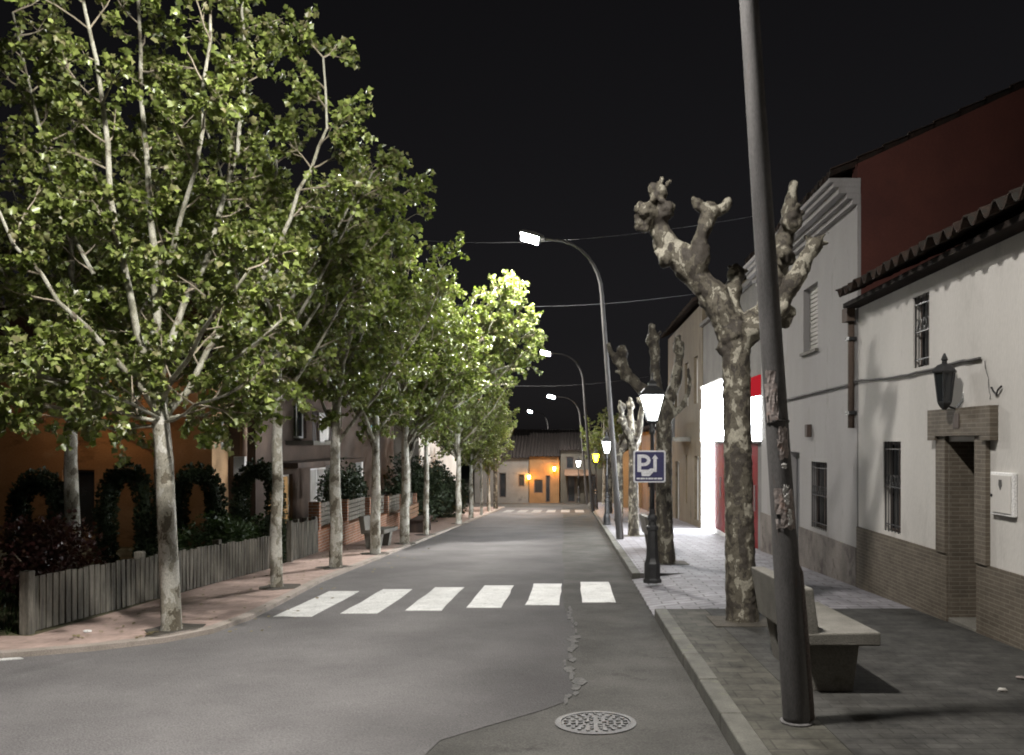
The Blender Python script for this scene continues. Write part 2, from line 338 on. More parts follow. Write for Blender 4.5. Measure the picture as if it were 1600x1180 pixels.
# ------------------------------------------------------------------ the ground
def struct(mb, name, mat, **k): return tag(mb.build(name, mat, **k), kind='structure')
b = MB()
ys = [-60, 0, 65, 120, 250, 520, 900]; hz = {250: -1.5, 520: 0.5, 900: 4.5}
gv = []
for y in ys:
    for x in (-500, -60, 60, 500): gv.append((x, y, hz.get(y, gz(y) - .06)))
b.add(gv, [(i * 4 + k, i * 4 + k + 1, i * 4 + k + 5, i * 4 + k + 4) for i in range(len(ys) - 1) for k in range(3)])
struct(b, 'terrain', M['terrain'], org=(0, 0, 0))
def sheet(poly, off, name, mat, th=.05):
    return struct(MB().prism(poly, off - th, off), name, mat, org=(0, 0, 0))
sheet([(-30, -8), (1.05, -8), (1.05, 64.9), (6, 64.9), (-14, 64.9), (-14, 52), (-4.3, 52), (-4.3, 9.6), (-30, 9.6)], 0, 'road', M['asphalt_worn'])
# the newer, darker asphalt lies on the old road and ends in a ragged edge
edge = [at(640, 1290, 1), at(690, 1190, 1)]
ed = [(-.75, 3.2), (-.85, 4.4), (-.93, 5.2), (-.86, 5.55), (-.55, 5.9), (-.22, 6.28), (-.06, 6.5), (-.035, 6.62)]
y = 6.8
while y < 10.8: ed.append((-.04 + .05 * math.sin(y * 2.1) + rnd.uniform(-.02, .02) + (.06 if 8 < y < 9 else 0), y)); y += .16
for yy in (11.5, 13, 16, 20, 24, 28, 33, 40, 52): ed.append((-.12 - .012 * (yy - 11) + rnd.uniform(-.02, .02), yy))
ed = [(x + rnd.uniform(-.018, .018), y) for x, y in ed]
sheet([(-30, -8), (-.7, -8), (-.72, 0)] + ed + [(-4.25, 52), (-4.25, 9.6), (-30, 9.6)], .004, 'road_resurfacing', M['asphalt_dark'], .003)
# crumbled pale filling along the seam
sm = [p for p in ed if 6.4 < p[1] < 11.2]
lf = [(x + .004, y) for x, y in sm]; rt = [(x + .025 + .05 * abs(math.sin(y * 3.3)) * abs(math.sin(y * 1.1)) + rnd.uniform(0, .035), y) for x, y in sm]
b = MB(); g = random.Random(31); yy = 6.55
while yy < 11.3:   # broken crumbs of old filling, not one ribbon
    x0 = min(sm, key=lambda p: abs(p[1] - yy))[0]; n = g.randint(6, 9); rx = g.uniform(.012, .055) * (1.25 if 7 < yy < 9.2 else .85); ry = g.uniform(.05, .2); cx = x0 + rx * g.uniform(.2, 1.1)
    b.prism([(cx + rx * g.uniform(.55, 1.2) * math.cos(6.283 * k / n), yy + ry * g.uniform(.55, 1.2) * math.sin(6.283 * k / n)) for k in range(n)], .001, .0062 + g.uniform(0, .002)); yy += ry * g.uniform(.7, 1.7)
struct(b, 'road_seam', M['seam'], org=(0, 0, 0))
# zebra crossings
def zebra(y0, skew, n, ln, name, mat='paint'):
    b = MB()
    for k in range(n):
        x = .13 - .766 * k; d = -skew * k
        yA = y0 + d; yB = y0 + ln + d * .95
        e = lambda: rnd.uniform(-.012, .012)
        l = [(x + .0 + e(), yA + (yB - yA) * t) for t in (0, .2, .4, .6, .8, 1)]; r = [(x + .46 + e(), yA + (yB - yA) * t) for t in (1, .8, .6, .4, .2, 0)]
        b.prism(l + r, .004, .0095)
    struct(b, name, M[mat], org=(0, 0, 0))
zebra(11.75, .245, 6, 2.35, 'zebra_crossing')
zebra(44.3, 0, 6, 3.6, 'zebra_crossing', 'paint_worn')
b = MB(); b.prism([(-9, 7.15), (-6.2, 7.62), (-5.55, 7.86), (-5.2, 8.06), (-5.28, 8.12), (-5.7, 7.96), (-6.3, 7.75), (-9, 7.28)], .004, .0095)
b.prism([(-9, 6.75), (-6.0, 7.36), (-5.72, 7.5), (-5.78, 7.56), (-6.1, 7.47), (-9, 6.88)], .004, .0095)
struct(b, 'road_edge_line', M['paint'], org=(0, 0, 0))
# left pavement with its flat kerb
kl = [(-30, 4.2), (-9, 7.45), (-6.2, 7.9), (-5.3, 8.12), (-4.75, 8.42), (-4.25, 8.85), (-3.97, 9.4), (-3.9, 10.3), (-4.0, 12), (-4.15, 14), (-4.15, 52)]
kin = [(x - .14, y + (.12 if y < 9.5 else .0)) for x, y in kl]
sheet(kin + [(-6.4, 52), (-6.4, 17), (-5.72, 17), (-5.72, 9.0), (-7, 9.0), (-30, 6.0)], .05, 'left_pavement', M['pink_paving'], .25)
sheet(kl + kin[::-1], .056, 'left_kerb', M['left_kerb'], .25)
sheet([(-5.72, 9.0), (-5.72, 17), (-6.4, 17), (-6.4, 52), (-14, 52), (-30, 52), (-30, 6.0), (-7, 9.0)][::-1], .045, 'garden_ground', M['lawn'], .25)
# right pavement: kerb stones, dropped at the crossing
def kerb_r(y0, y1, name):
    b = MB(); y = y0
    while y < y1:
        e = min(y + .98, y1); dx = rnd.uniform(-.006, .006); dz = rnd.uniform(-.005, .005)
        b.prism([(1.0 + dx, y + .006), (1.15 + dx, y + .006), (1.15 + dx, e - .006), (1.0 + dx, e - .006)], -.2, .122 + dz); y += .98
    struct(b, name, M['kerb'], org=(0, 0, 0), bevel=.012)
kerb_r(-6, 10.45, 'right_kerb'); kerb_r(14.4, 60, 'right_kerb')
b = MB(); b.add([(1.0, 10.45, gz(10.45) + .02), (1.9, 10.45, gz(10.45) + .12), (1.9, 14.4, gz(14.4) + .12), (1.0, 14.4, gz(14.4) + .02), (1.0, 10.45, gz(10.45) - .2), (1.9, 10.45, gz(10.45) - .2), (1.9, 14.4, gz(14.4) - .2), (1.0, 14.4, gz(14.4) - .2)],
   [(0, 1, 2, 3), (0, 4, 5, 1), (3, 2, 6, 7), (0, 3, 7, 4)]); struct(b, 'kerb_ramp', M['lavender_paving'], org=(0, 0, 0))
sheet([(1.15, -6), (1.62, -6), (1.62, 10.45), (1.15, 10.45)], .116, 'kerbside_paving', M['mossy_paving'], .3)
sheet([(1.62, -6), (4.4, -6), (4.4, 10.45), (1.62, 10.45)], .12, 'right_pavement', M['plain_paving'], .3)
sheet([(1.9, 10.45), (4.4, 10.45), (4.4, 60), (1.15, 60), (1.15, 14.4), (1.9, 14.4)], .12, 'right_pavement', M['lavender_paving'], .3)
# road-side details
t = thing('manhole_cover', (.16, 5.95, gz(5.95)), 'round cast manhole cover set in the pale patch of asphalt', 'manhole cover')
def drape(mb, y0): mb.v = [(x, y, z - SLOPE * (y - y0)) for x, y, z in mb.v]; return mb
o = Vector((.16, 5.95, gz(5.95)))
drape(MB().lathe(o, [(.285, -.02), (.285, .007), (.245, .009), (.245, -.02)], 40), 5.95).build('rim', M['cast'], t)
b = MB().lathe(o, [(.24, -.02), (.24, .005)], 40)
for rr, n in ((.06, 6), (.11, 12), (.16, 16), (.21, 22)):
    for k in range(n):
        a = 2 * math.pi * (k + .5 * (rr > .1)) / n; b.obox(o + Vector((rr * math.cos(a), rr * math.sin(a), .008)), .03, .016, .007, a + .6 * (k % 2))
drape(b, 5.95).build('lid', M['cast'], t)

# ------------------------------------------------------------------ street lamps
LAMP = thing('street_lamp', (1.46, 5.55, gz(5.55) + .12), 'nearest tall street lamp, bare grey pole beside the concrete bench, plastered with peeling paper', 'street lamp', 'tall curved street lamps along the right kerb')
O = ORG[LAMP.name].copy()
lean = -.072
def pz(z): return O + Vector((lean * z, 0, z))
zs = [0, .05, 1.2, 1.25, 3, 5, 6.5]; rs = [.088, .088, .083, .078, .069, .059, .052]
path = [pz(z) for z in zs]; e = path[-1].copy()
for k in range(1, 9):
    a = R(90) * k / 8; path.append(e + Vector((lean * 1.0 * (k / 8) - 1.2 * (1 - math.cos(a)), 0, 1.45 * math.sin(a)))); rs.append(.052 - .0022 * k)
tip = path[-1] + Vector((-.27, 0, .03)); path.append(tip); rs.append(.032)
MB().tube([pz(-.05)] + path[1:], rs, 20).build('pole', M['galv'], LAMP, smooth=True)
MB().lathe(O, [(.108, -.03), (.108, .01), (.095, .016)], 16).build('base_plate', M['galv'], LAMP)
MB().tube([pz(.02) + Vector((.088, -.02, 0)), pz(.7) + Vector((.084, -.02, 0)), pz(.98) + Vector((.078, -.02, 0)), pz(1.06) + Vector((.05, -.02, 0))], [.03, .028, .026, .02], 10).build('cable_guard', M['galv_low'], LAMP, smooth=True)
h = tip; TILT = R(16)
def hd(x, y, z): return h + Vector((x * math.cos(TILT) + z * math.sin(TILT), y, -x * math.sin(TILT) + z * math.cos(TILT)))
b = MB(); b.v = []
prof = [(.03, -.02), (-.05, -.05), (-.62, -.05), (-.66, -.02), (-.58, .04), (-.3, .075), (-.02, .04)]
b.add([hd(x, y, z) for y in (-.23, .23) for x, z in prof], [tuple(reversed(range(7))), tuple(range(7, 14))] + [(k, (k + 1) % 7, 7 + (k + 1) % 7, 7 + k) for k in range(7)])
b.build('lamp_head', M['galv'], LAMP, bevel=.02)
def trough(x): return [hd(x, .205 * math.cos(R(180) * k / 10), -.052 - .135 * math.sin(R(180) * k / 10)) for k in range(11)]
b = MB(); b.add(trough(-.57) + trough(-.12), [(k, k + 1, 12 + k, 11 + k) for k in range(10)] + [tuple(range(11))]); b.build('lens', M['lamp_led'], LAMP)
b = MB(); b.add(trough(-.119) + trough(-.09), [tuple(range(11)), tuple(range(11, 22))] + [(k, k + 1, 12 + k, 11 + k) for k in range(10)] + [(0, 10, 21, 11)]); b.build('lens_end', M['galv'], LAMP)
RAIL = [(22.6, 1.24, 'street lamp whose glaring head hangs beside the brightest leafy branches'),
        (43, 1.0, 'second lit street lamp down the road, smaller and beyond the glaring one'),
        (56.5, .95, 'small lit street lamp low in the distance, third along the right kerb'),
        (91, -2.2, 'farthest street lamp, a bright dot on a curved arm above dark roofs')]
for d, x, lab in RAIL:
    copy_tree(LAMP, (x, d, gz(d) + .12), 0.0, (1, 1, .89) if 50 < d < 60 else None, lab)
LAMP.rotation_euler = (0, 0, R(13))
# paper scraps and tape on the near pole only
def scrap(z0, z1, a0, a1, rad, mat, name, seed):
    g = random.Random(seed); b = MB(); n, m = 8, 8; idx = {}
    for i in range(n + 1):
        for j in range(m + 1):
            z = z0 + (z1 - z0) * j / m + (g.uniform(-.012, .012) if j in (0, m) else 0); a = a0 + (a1 - a0) * i / n + (g.uniform(-.06, .06) if i in (0, n) else 0)
            r = rad + .004 + g.uniform(0, .005); p = pz(z); b.v.append((p.x + r * math.cos(a), p.y + r * math.sin(a), p.z)); idx[i, j] = len(b.v) - 1
    for i in range(n):
        for j in range(m):
            if g.random() > .12 or 1 < i < n - 2: b.f.append((idx[i, j], idx[i + 1, j], idx[i + 1, j + 1], idx[i, j + 1]))
    b.build(name, mat, LAMP)
scrap(1.96, 2.28, R(-165), R(-105), .074, M['paper'], 'poster_scrap', 1)
scrap(1.72, 1.92, R(-120), R(-65), .075, M['paper'], 'poster_scrap', 2)
scrap(1.27, 1.52, R(-150), R(-60), .078, M['paper'], 'poster_scrap', 3)
scrap(1.30, 1.40, R(-95), R(-75), .083, M['tape'], 'tape_strip', 4)
scrap(1.43, 1.55, R(-110), R(-85), .083, M['tape'], 'tape_strip', 5)
scrap(1.66, 1.69, R(-110), R(-85), .078, M['tape'], 'tape_strip', 6)
scrap(1.955, 1.97, R(-175), R(-20), .0745, M['cable'], 'band', 7)

# ------------------------------------------------------------------ old-style lanterns
def lantern_post(loc, label, lampmat, post=True):
    t = thing('lantern_post', loc, label, 'lantern post', 'cast iron lantern posts along the right kerb'); o = Vector(loc)
    MB().lathe(o, [(.15, 0), (.15, .05), (.13, .07), (.13, .3), (.115, .33), (.1, .38), (.085, .7), (.075, .8), (.1, .83), (.1, .87), (.065, .9), (.06, .95), (.085, .99), (.085, 1.02), (.05, 1.06), (.045, 1.15)], 8, R(22.5)).build('pedestal', M['iron'], t)
    MB().lathe(o, [(.042, 1.13), (.036, 1.7), (.055, 1.72), (.055, 1.76), (.034, 1.79), (.03, 2.3), (.05, 2.33), (.05, 2.37), (.03, 2.4), (.06, 2.46), (.03, 2.5)], 12).build('shaft', M['iron'], t, smooth=True)
    q = R(45)
    b = MB(); lo, hi, zl, zh = .1, .245, 2.52, 2.93
    for k in range(4):
        a = q + k * R(90); b.tube([o + Vector((lo * math.cos(a), lo * math.sin(a), zl)), o + Vector((hi * math.cos(a), hi * math.sin(a), zh))], .011, 6)
    b.lathe(o, [(.1, 2.49), (.115, 2.52), (.1, 2.53)], 4, q); b.lathe(o, [(hi + .01, 2.92), (hi + .02, 2.945), (hi, 2.95)], 4, q)
    b.build('lantern_frame', M['iron'], t)
    MB().lathe(o, [(lo - .006, 2.535), (hi - .014, 2.915)], 4, q).build('lantern_glass', lampmat, t)
    MB().lathe(o, [(hi + .03, 2.95), (.17, 3.03), (.09, 3.07), (.085, 3.1), (.1, 3.11), (.03, 3.16), (.015, 3.2), (.03, 3.23), (.005, 3.28)], 4, q).build('lantern_cap', M['iron'], t)
    return t
lp1 = lantern_post((1.24, 13.3, gz(13.3) + .1), 'black iron lantern post by the crossing, carrying the blue parking sign', M['lamp_lantern'])
lp2 = lantern_post((1.2, 30, gz(30) + .12), 'white lit lantern post beyond the concrete bench, its lamp beside the yellow one', M['lamp_lantern'])
lp3 = lantern_post((1.22, 45.2, gz(45.2) + .12), 'yellow glowing lantern post lighting the far crossing', M['lamp_sodium'])
lp4 = lantern_post((.4, 61, gz(61) + .12), 'small white lit lantern post in front of the end houses', M['lamp_lantern'])

# parking sign on the first lantern post
sg = thing('parking_sign', (1.2, 13.22, gz(13.3) + 1.55), 'square blue parking sign with white P and bent arrow on the lantern post', 'sign')
sx, sy, szc = 1.19, 13.2, EYE - 39 / F * 13.2
hw = .248
def rrect(hw, r, n=5):
    p = []
    for cx, cy, a0 in ((hw - r, hw - r, 0), (-hw + r, hw - r, 90), (-hw + r, -hw + r, 180), (hw - r, -hw + r, 270)):
        for k in range(n + 1): a = R(a0 + 90 * k / n); p.append((cx + r * math.cos(a), cy + r * math.sin(a)))
    return p
MB().extr(rrect(hw, .03), (sx, sy, szc), (1, 0, 0), (0, 0, 1), (0, .012, 0)).build('plate', M['sign_white'], sg)
MB().extr(rrect(hw - .022, .02), (sx, sy - .003, szc), (1, 0, 0), (0, 0, 1), (0, .004, 0)).build('face', M['sign_blue'], sg)
def glyph(polys, name):
    b = MB()
    for p in polys: b.extr(p, (sx, sy - .006, szc), (1, 0, 0), (0, 0, 1), (0, .004, 0))
    b.build(name, M['sign_white'], sg)
arc = lambda cx, cy, rx, ry, a0, a1, n: [(cx + rx * math.cos(R(a0 + (a1 - a0) * k / n)), cy + ry * math.sin(R(a0 + (a1 - a0) * k / n))) for k in range(n + 1)]
P_out = [(-.19, .185), (-.09, .185)] + arc(-.09, .095, .105, .09, 90, -90, 10)[1:] + [(-.13, .005), (-.13, -.085), (-.19, -.085)]
P_in = [(-.13, .13), (-.09, .13)] + arc(-.09, .095, .048, .035, 90, -90, 8)[1:] + [(-.13, .06)]
# the P as a stem and a bowl so its counter stays open
b = MB(); y0g = sy - .006
b.extr([(-.19, .185), (-.13, .185), (-.13, -.085), (-.19, -.085)], (sx, y0g, szc), (1, 0, 0), (0, 0, 1), (0, .004, 0))
oa = [(-.13, .185), (-.09, .185)] + arc(-.09, .095, .105, .09, 90, -90, 10)[1:] + [(-.13, .005)]
ia = [(-.13, .135), (-.09, .135)] + arc(-.09, .095, .05, .04, 90, -90, 10)[1:] + [(-.13, .055)]
for k in range(len(oa) - 1): b.extr([oa[k], oa[k + 1], ia[k + 1], ia[k]], (sx, y0g, szc), (1, 0, 0), (0, 0, 1), (0, .004, 0))
b.build('letter_p', M['sign_white'], sg)
glyph([[(-.135, -.05), (-.02, -.05), (.02, -.03), (.06, -.03), (.06, .12), (.035, .12), (.085, .185), (.135, .12), (.11, .12), (.11, -.085), (.06, -.085), (.0, -.15), (-.12, -.15)]], 'arrow')
glyph([[(x, -.2), (x + wd, -.2), (x + wd, -.175), (x, -.175)] for x, wd in ((-.2, .05), (-.14, .07), (-.06, .03), (-.02, .08), (.07, .045), (.125, .07))], 'lettering')
for dz in (.1, -.13): MB().box(sx - .02, sx + .06, sy + .012, sy + .075, szc + dz, szc + dz + .03).build('bracket', M['sign_back'], sg)

# ------------------------------------------------------------------ trees
def rv(g): 
    while True:
        v = Vector((g.uniform(-1, 1), g.uniform(-1, 1), g.uniform(-1, 1)))
        if .05 < v.length < 1: return v.normalized()
def resample(pts, rad, step):
    out = []; 
    for i in range(len(pts) - 1):
        a, b2 = pts[i], pts[i + 1]; n = max(1, int((b2 - a).length / step))
        for k in range(n): t = k / n; out.append((a.lerp(b2, t), rad[i] * (1 - t) + rad[i + 1] * t, (b2 - a).normalized()))
    out.append((pts[-1], rad[-1], (pts[-1] - pts[-2]).normalized())); return out
class Leaves:
    def __init__(s): s.P = []; s.D = []; s.Nn = []; s.S = []
    def add(s, p, d, n, sz): s.P.append(tuple(p)); s.D.append(tuple(d)); s.Nn.append(tuple(n)); s.S.append(sz)
    def build(s, name, mat, parent, lobed=True):
        P, D, Nn, Sz = (np.array(a, dtype=np.float64) for a in (s.P, s.D, s.Nn, s.S))
        D /= np.linalg.norm(D, axis=1)[:, None] + 1e-9
        U = np.cross(D, Nn); U /= np.linalg.norm(U, axis=1)[:, None] + 1e-9; W = np.cross(U, D)
        if lobed:
            T = np.array([(0, 0, 0), (.36, -.04, .09), (.37, .16, .07), (.62, .42, .2), (.34, .58, .05), (0, 1, -.2), (-.34, .58, .05), (-.62, .42, .2), (-.37, .16, .07), (-.36, -.04, .09)])
            faces = [[0, 1, 2, 3, 4, 5], [0, 5, 6, 7, 8, 9]]
        else:
            T = np.array([(0, 0, 0), (.5, .35, .12), (0, 1, -.1), (-.5, .35, .12)]); faces = [[0, 1, 2], [0, 2, 3]]
        k = len(T); n = len(P)
        V = P[:, None, :] + Sz[:, None, None] * (T[None, :, 0, None] * U[:, None, :] + T[None, :, 1, None] * D[:, None, :] + T[None, :, 2, None] * W[:, None, :])
        V = V.reshape(-1, 3) - np.array(ORG[parent.name])
        fl = len(faces[0]); loops = (np.array(faces)[None] + (np.arange(n) * k)[:, None, None]).reshape(-1)
        me = bpy.data.meshes.new(name); me.vertices.add(len(V)); me.vertices.foreach_set('co', V.astype(np.float32).ravel())
        me.loops.add(len(loops)); me.loops.foreach_set('vertex_index', loops.astype(np.int32))
        nf = len(loops) // fl; me.polygons.add(nf); me.polygons.foreach_set('loop_start', (np.arange(nf) * fl).astype(np.int32)); me.polygons.foreach_set('loop_total', np.full(nf, fl, dtype=np.int32))
        me.update(); me.validate(); me.materials.append(mat)
        o = bpy.data.objects.new(name, me); COL.objects.link(o); o.parent = parent; ORG[o.name] = ORG[parent.name]; return o

def foliage(limbs, axis, g, tw, lv, step, blen, twigs, lpt, lsz, start=.22, keep=None):
    for pts, rad in limbs:
        Ltot = sum((pts[i + 1] - pts[i]).length for i in range(len(pts) - 1)); acc = 0; prev = None
        for p, r, tg in resample(pts, rad, step):
            acc += 0 if prev is None else (p - prev).length; prev = p; f = acc / Ltot
            if f < start: continue
            for _ in range(1 if g.random() < .75 else 2):
                a = g.uniform(0, 6.283); out = Vector((math.cos(a), math.sin(a), 0))
                away = Vector((p.x - axis.x, p.y - axis.y, 0)); away = away.normalized() if away.length > .25 else Vector((0, 0, 0))
                d = (out + away * .5 + tg * .45 + Vector((0, 0, g.uniform(-.15, .45)))).normalized()
                ln = blen * g.uniform(.5, 1.15) * (1 - .45 * f); q = p.copy(); bp = [q.copy()]
                for k in range(4):
                    d = (d + rv(g) * .22 + Vector((0, 0, .06))).normalized(); q = q + d * ln / 4; bp.append(q.copy())
                if keep and not keep(bp[-1]): continue
                tw.tube(bp, [.012, .01, .008, .006, .003], 4, False)
                for k in range(twigs):
                    t = g.uniform(.25, 1.0) * 4; i = min(int(t), 3); s0 = bp[i].lerp(bp[i + 1], t - i)
                    td = (d + rv(g) * .95).normalized(); tl = g.uniform(.2, .45) * (blen / 1.0) ** .5; s1 = s0 + td * tl + Vector((0, 0, -.04))
                    tw.tube([s0, s1], [.004, .002], 3, False)
                    for j in range(lpt):
                        lp = s0.lerp(s1, .25 + .85 * g.random() ** .6) + rv(g) * .055
                        ld = td * .5 + rv(g) * .9 + Vector((0, 0, -.45)); ln_ = Vector((0, 0, .8)) + rv(g) * .8
                        lv.add(lp, ld, ln_, lsz * g.uniform(.65, 1.2))

def wig(pts, g, a=.03, n=3):
    o = []
    for i in range(len(pts) - 1):
        for k in range(n): o.append(pts[i].lerp(pts[i + 1], k / n) + (rv(g) * a if (i or k) else Vector((0, 0, 0))))
    o.append(pts[-1]); return o
def taper(n, r0, r1): return [r0 + (r1 - r0) * (k / (n - 1)) ** .8 for k in range(n)]

# nearest tree, its limbs placed as they fork in the photograph (real positions around its own trunk)
g = random.Random(3)
T1 = thing('plane_tree', (-4.41, 9.35, gz(9.35) + .05), 'nearest leafy plane tree, tall forked crown by the picket fence end', 'tree', 'leafy plane trees along the left pavement')
base = ORG[T1.name]
trk = [base + Vector((0, 0, -.1)), base + Vector((0, 0, .06)), at(262, 850, 9.35), at(256, 720, 9.35), at(250, 640, 9.35), at(247, 590, 9.35)]
tb = MB(); tb.tube(wig(trk, g, .006, 2), [.135, .118, .106, .1, .098, .096, .094, .09, .088, .085, .08], 14)
specs = [(.062, [(249, 640, 9.3), (215, 520, 9.15), (186, 390, 9.05), (165, 225, 8.95), (150, 100, 8.9), (130, 0, 8.85), (118, -130, 8.8)]),
         (.07, [(247, 600, 9.4), (243, 490, 9.5), (240, 380, 9.55), (234, 270, 9.6), (224, 150, 9.7), (216, 0, 9.8), (210, -170, 9.9)]),
         (.055, [(247, 605, 9.4), (290, 480, 9.8), (345, 340, 10.1), (368, 240, 10.3), (384, 130, 10.4), (380, 20, 10.5), (392, -130, 10.6)]),
         (.055, [(255, 655, 9.35), (298, 612, 9.6), (328, 545, 9.8), (410, 430, 10.0), (450, 340, 10.1), (487, 262, 10.2), (515, 200, 10.3), (505, 90, 10.4)]),
         (.05, [(250, 650, 9.3), (180, 560, 8.9), (95, 470, 8.6), (25, 380, 8.4), (-30, 260, 8.3)]),
         (.04, [(252, 630, 9.3), (290, 560, 8.8), (345, 480, 8.3), (390, 420, 8.1)]),
         (.045, [(246, 560, 9.4), (170, 470, 9.7), (100, 330, 10.0), (50, 170, 10.2), (20, 20, 10.4)]),
         (.04, [(243, 480, 9.5), (290, 330, 9.2), (315, 200, 9.0), (330, 60, 8.9), (330, -60, 8.9)]),
         (.04, [(248, 600, 9.4), (210, 540, 10.0), (150, 500, 10.6), (80, 470, 11.0)]),
         (.035, [(300, 612, 9.6), (370, 560, 9.3), (440, 500, 9.2)]),
         (.03, [(254, 660, 9.3), (170, 640, 9.0), (80, 600, 8.8), (0, 575, 8.7)]), (.025, [(257, 655, 9.35), (300, 650, 9.6), (350, 640, 9.9)]), (.025, [(252, 640, 9.35), (215, 640, 9.8), (150, 610, 10.3)]),
         (.028, [(253, 665, 9.3), (180, 668, 9.2), (95, 640, 9.1), (10, 625, 9.0)]), (.025, [(250, 655, 9.3), (205, 630, 8.7), (140, 605, 8.2), (60, 585, 7.9)]), (.022, [(258, 660, 9.3), (285, 645, 8.9), (330, 625, 8.6), (380, 600, 8.5)])]
limbs = []; tl_ = MB()
for r0, ps in specs:
    pts = wig([at(*p) for p in ps], g, .03, 2); rr = taper(len(pts), r0 * .8, .012); tl_.tube(pts, rr, 9); limbs.append((pts, rr))
tw = MB(); lv = Leaves()
foliage(limbs, base, g, tw, lv, .225, .95, 6, 24, .068, .1)
tb.build('trunk', M['bark_white'], T1, smooth=True)
tl_.build('limbs', M['bark_limb'], T1, smooth=True)
tw.build('twigs', M['twig'], T1); lv.build('crown', M['leaf'], T1)
print('leaves near', len(lv.P))

def leafy(loc, label, seed, height=8.0, spread=2.2, fork=2.5, trunk_r=.12, nl=9, step=.26, twigs=6, lpt=16, lsz=.082, group='leafy plane trees along the left pavement', lean=0.0, side=None, lobed=True, keep=None, extra=(), name='plane_tree', mat='leaf', bark='bark_white', blen=1.0):
    g = random.Random(seed); t = thing(name, loc, label, 'tree', group); o = Vector(loc)
    tb = MB(); top = o + Vector((lean * height, 0, height))
    lead = wig([o + Vector((0, 0, -.1)), o + Vector((0, 0, .1)), o.lerp(top, fork * .6 / height), o.lerp(top, fork / height), o.lerp(top, .5), o.lerp(top, .72), top], g, .025, 2)
    n = len(lead); rr = [trunk_r * 1.25, trunk_r * 1.1] + [trunk_r * (1 - .9 * (k / (n - 3)) ** 1.2) + .008 for k in range(n - 2)]
    tb.tube(lead, rr, 12); limbs = [(lead[6:], rr[6:])]; tl_ = MB()
    for k in range(nl):
        f = fork + (height * .62 - fork) * k / nl * g.uniform(.8, 1.1); s0 = o.lerp(top, f / height)
        a = k * 2.4 + g.uniform(-.4, .4); dr = Vector((math.cos(a), math.sin(a), 0)); sp = spread * g.uniform(.75, 1.15) * (1 - .35 * k / nl)
        if side is not None and dr.dot(side) > .3: sp *= 1.35
        ln = min(height - f, (height - fork) * g.uniform(.45, .75))
        p1 = s0 + dr * sp * .4 + Vector((0, 0, ln * .33)); p2 = s0 + dr * sp * .75 + Vector((0, 0, ln * .66)); p3 = s0 + dr * sp + Vector((0, 0, ln * 1.0))
        pts = wig([s0, p1, p2, p3], g, .05, 2); lr = taper(len(pts), trunk_r * .36, .01); tl_.tube(pts, lr, 7); limbs.append((pts, lr))
    for ps in extra:
        pts = wig([o + Vector(p) for p in ps], g, .05, 2); lr = taper(len(pts), .045, .01); tl_.tube(pts, lr, 7); limbs.append((pts, lr))
    tw = MB(); lv = Leaves(); foliage(limbs, o, g, tw, lv, step, blen, twigs, lpt, lsz, .08, keep)
    tb.build('trunk', M[bark], t, smooth=True); tl_.build('limbs', M['bark_limb'], t, smooth=True); tw.build('twigs', M['twig'], t); lv.build('crown', M[mat], t, lobed)
    print(label, len(lv.P)); return t
gp = 'leafy plane trees along the left pavement'
T2 = leafy((-4.55, 13.1, gz(13.1) + .05), 'second leafy tree on the left pavement, slim grey trunk just past the picket fence', 11, 7.2, 1.8, 2.7, .085, 9)
T3 = leafy((-4.48, 16.1, gz(16.1) + .05), 'third leafy tree on the left pavement, its dark trunk lit along one edge', 12, 7.3, 2.1, 2.3, .115, 10)
T5 = leafy((-4.35, 22.1, gz(22.1) + .05), 'leafy tree whose branches glow brightest right under the glaring street lamp', 13, 7.2, 2.1, 2.5, .12, 12, blen=1.0, keep=lambda p: p.x < -1.0 and (p.x < -2.3 or p.y > 22.9),
    extra=[[(0, 0, 2.7), (.9, .4, 4.0), (2.0, 1.0, 5.2), (2.9, 1.5, 6.3)], [(0, 0, 3.0), (1.0, .5, 4.6), (2.0, 1.1, 5.9), (2.5, 1.3, 6.9)], [(0, 0, 2.6), (1.2, .4, 3.5), (2.3, 1.0, 4.3), (3.1, 1.4, 5.2)], [(.9, .4, 4.0), (1.8, 1.3, 4.8), (2.7, 1.9, 5.8)], [(1.0, .4, 3.9), (2.0, .9, 5.6), (2.6, 1.2, 6.6)], [(1.0, .4, 3.6), (2.2, 1.1, 4.9), (3.15, 1.6, 5.7)], [(1.0, .5, 3.6), (2.3, 1.2, 4.6), (3.2, 1.9, 5.0)], [(1.2, .6, 4.6), (1.9, 1.3, 6.1), (2.3, 1.6, 7.1)], [(1.0, .4, 3.9), (2.1, .9, 5.3), (2.9, 1.3, 6.1)]])
side = [(T3, 19.1, -4.42, 2.1, .97, 'pale mottled leaning leafy tree beside the left concrete bench'),
        (T2, 25.6, -4.4, 1.0, .95, 'leafy tree deep in shade just behind the brightest crown'),
        (T5, 32, -4.3, 2.4, .93, 'round leafy tree standing alone where the left pavement narrows'),
        (T3, 36.5, -4.35, .4, .86, 'slim leafy tree close behind the round one on the left pavement'),
        (T2, 40, -4.3, 3.0, .84, 'small leafy tree farther along the left pavement, pale straight trunk'),
        (T5, 44.5, -4.4, 4.0, .74, 'last leafy tree of the left row, just before the far crossing')]
for src, d, x, rz, sc, lab in side: copy_tree(src, (x, d, gz(d) + .05), rz, sc, lab)
copy_tree(T3, (-8.7, 14.8, gz(14.8) + .045), 1.0, (1.05, 1.05, 1.08), 'dark leaning garden tree between the clipped arches, behind the red bush')
copy_tree(T2, (-9.0, 18.5, gz(18.5) + .045), 2.2, 1.15, 'tall garden tree standing back by the ochre wall, mostly hidden')
copy_tree(T5, (2.0, 55, gz(55) + .1), .5, .8, 'dim brownish leafy tree far down the right pavement')
for q in (T2, T3): pass

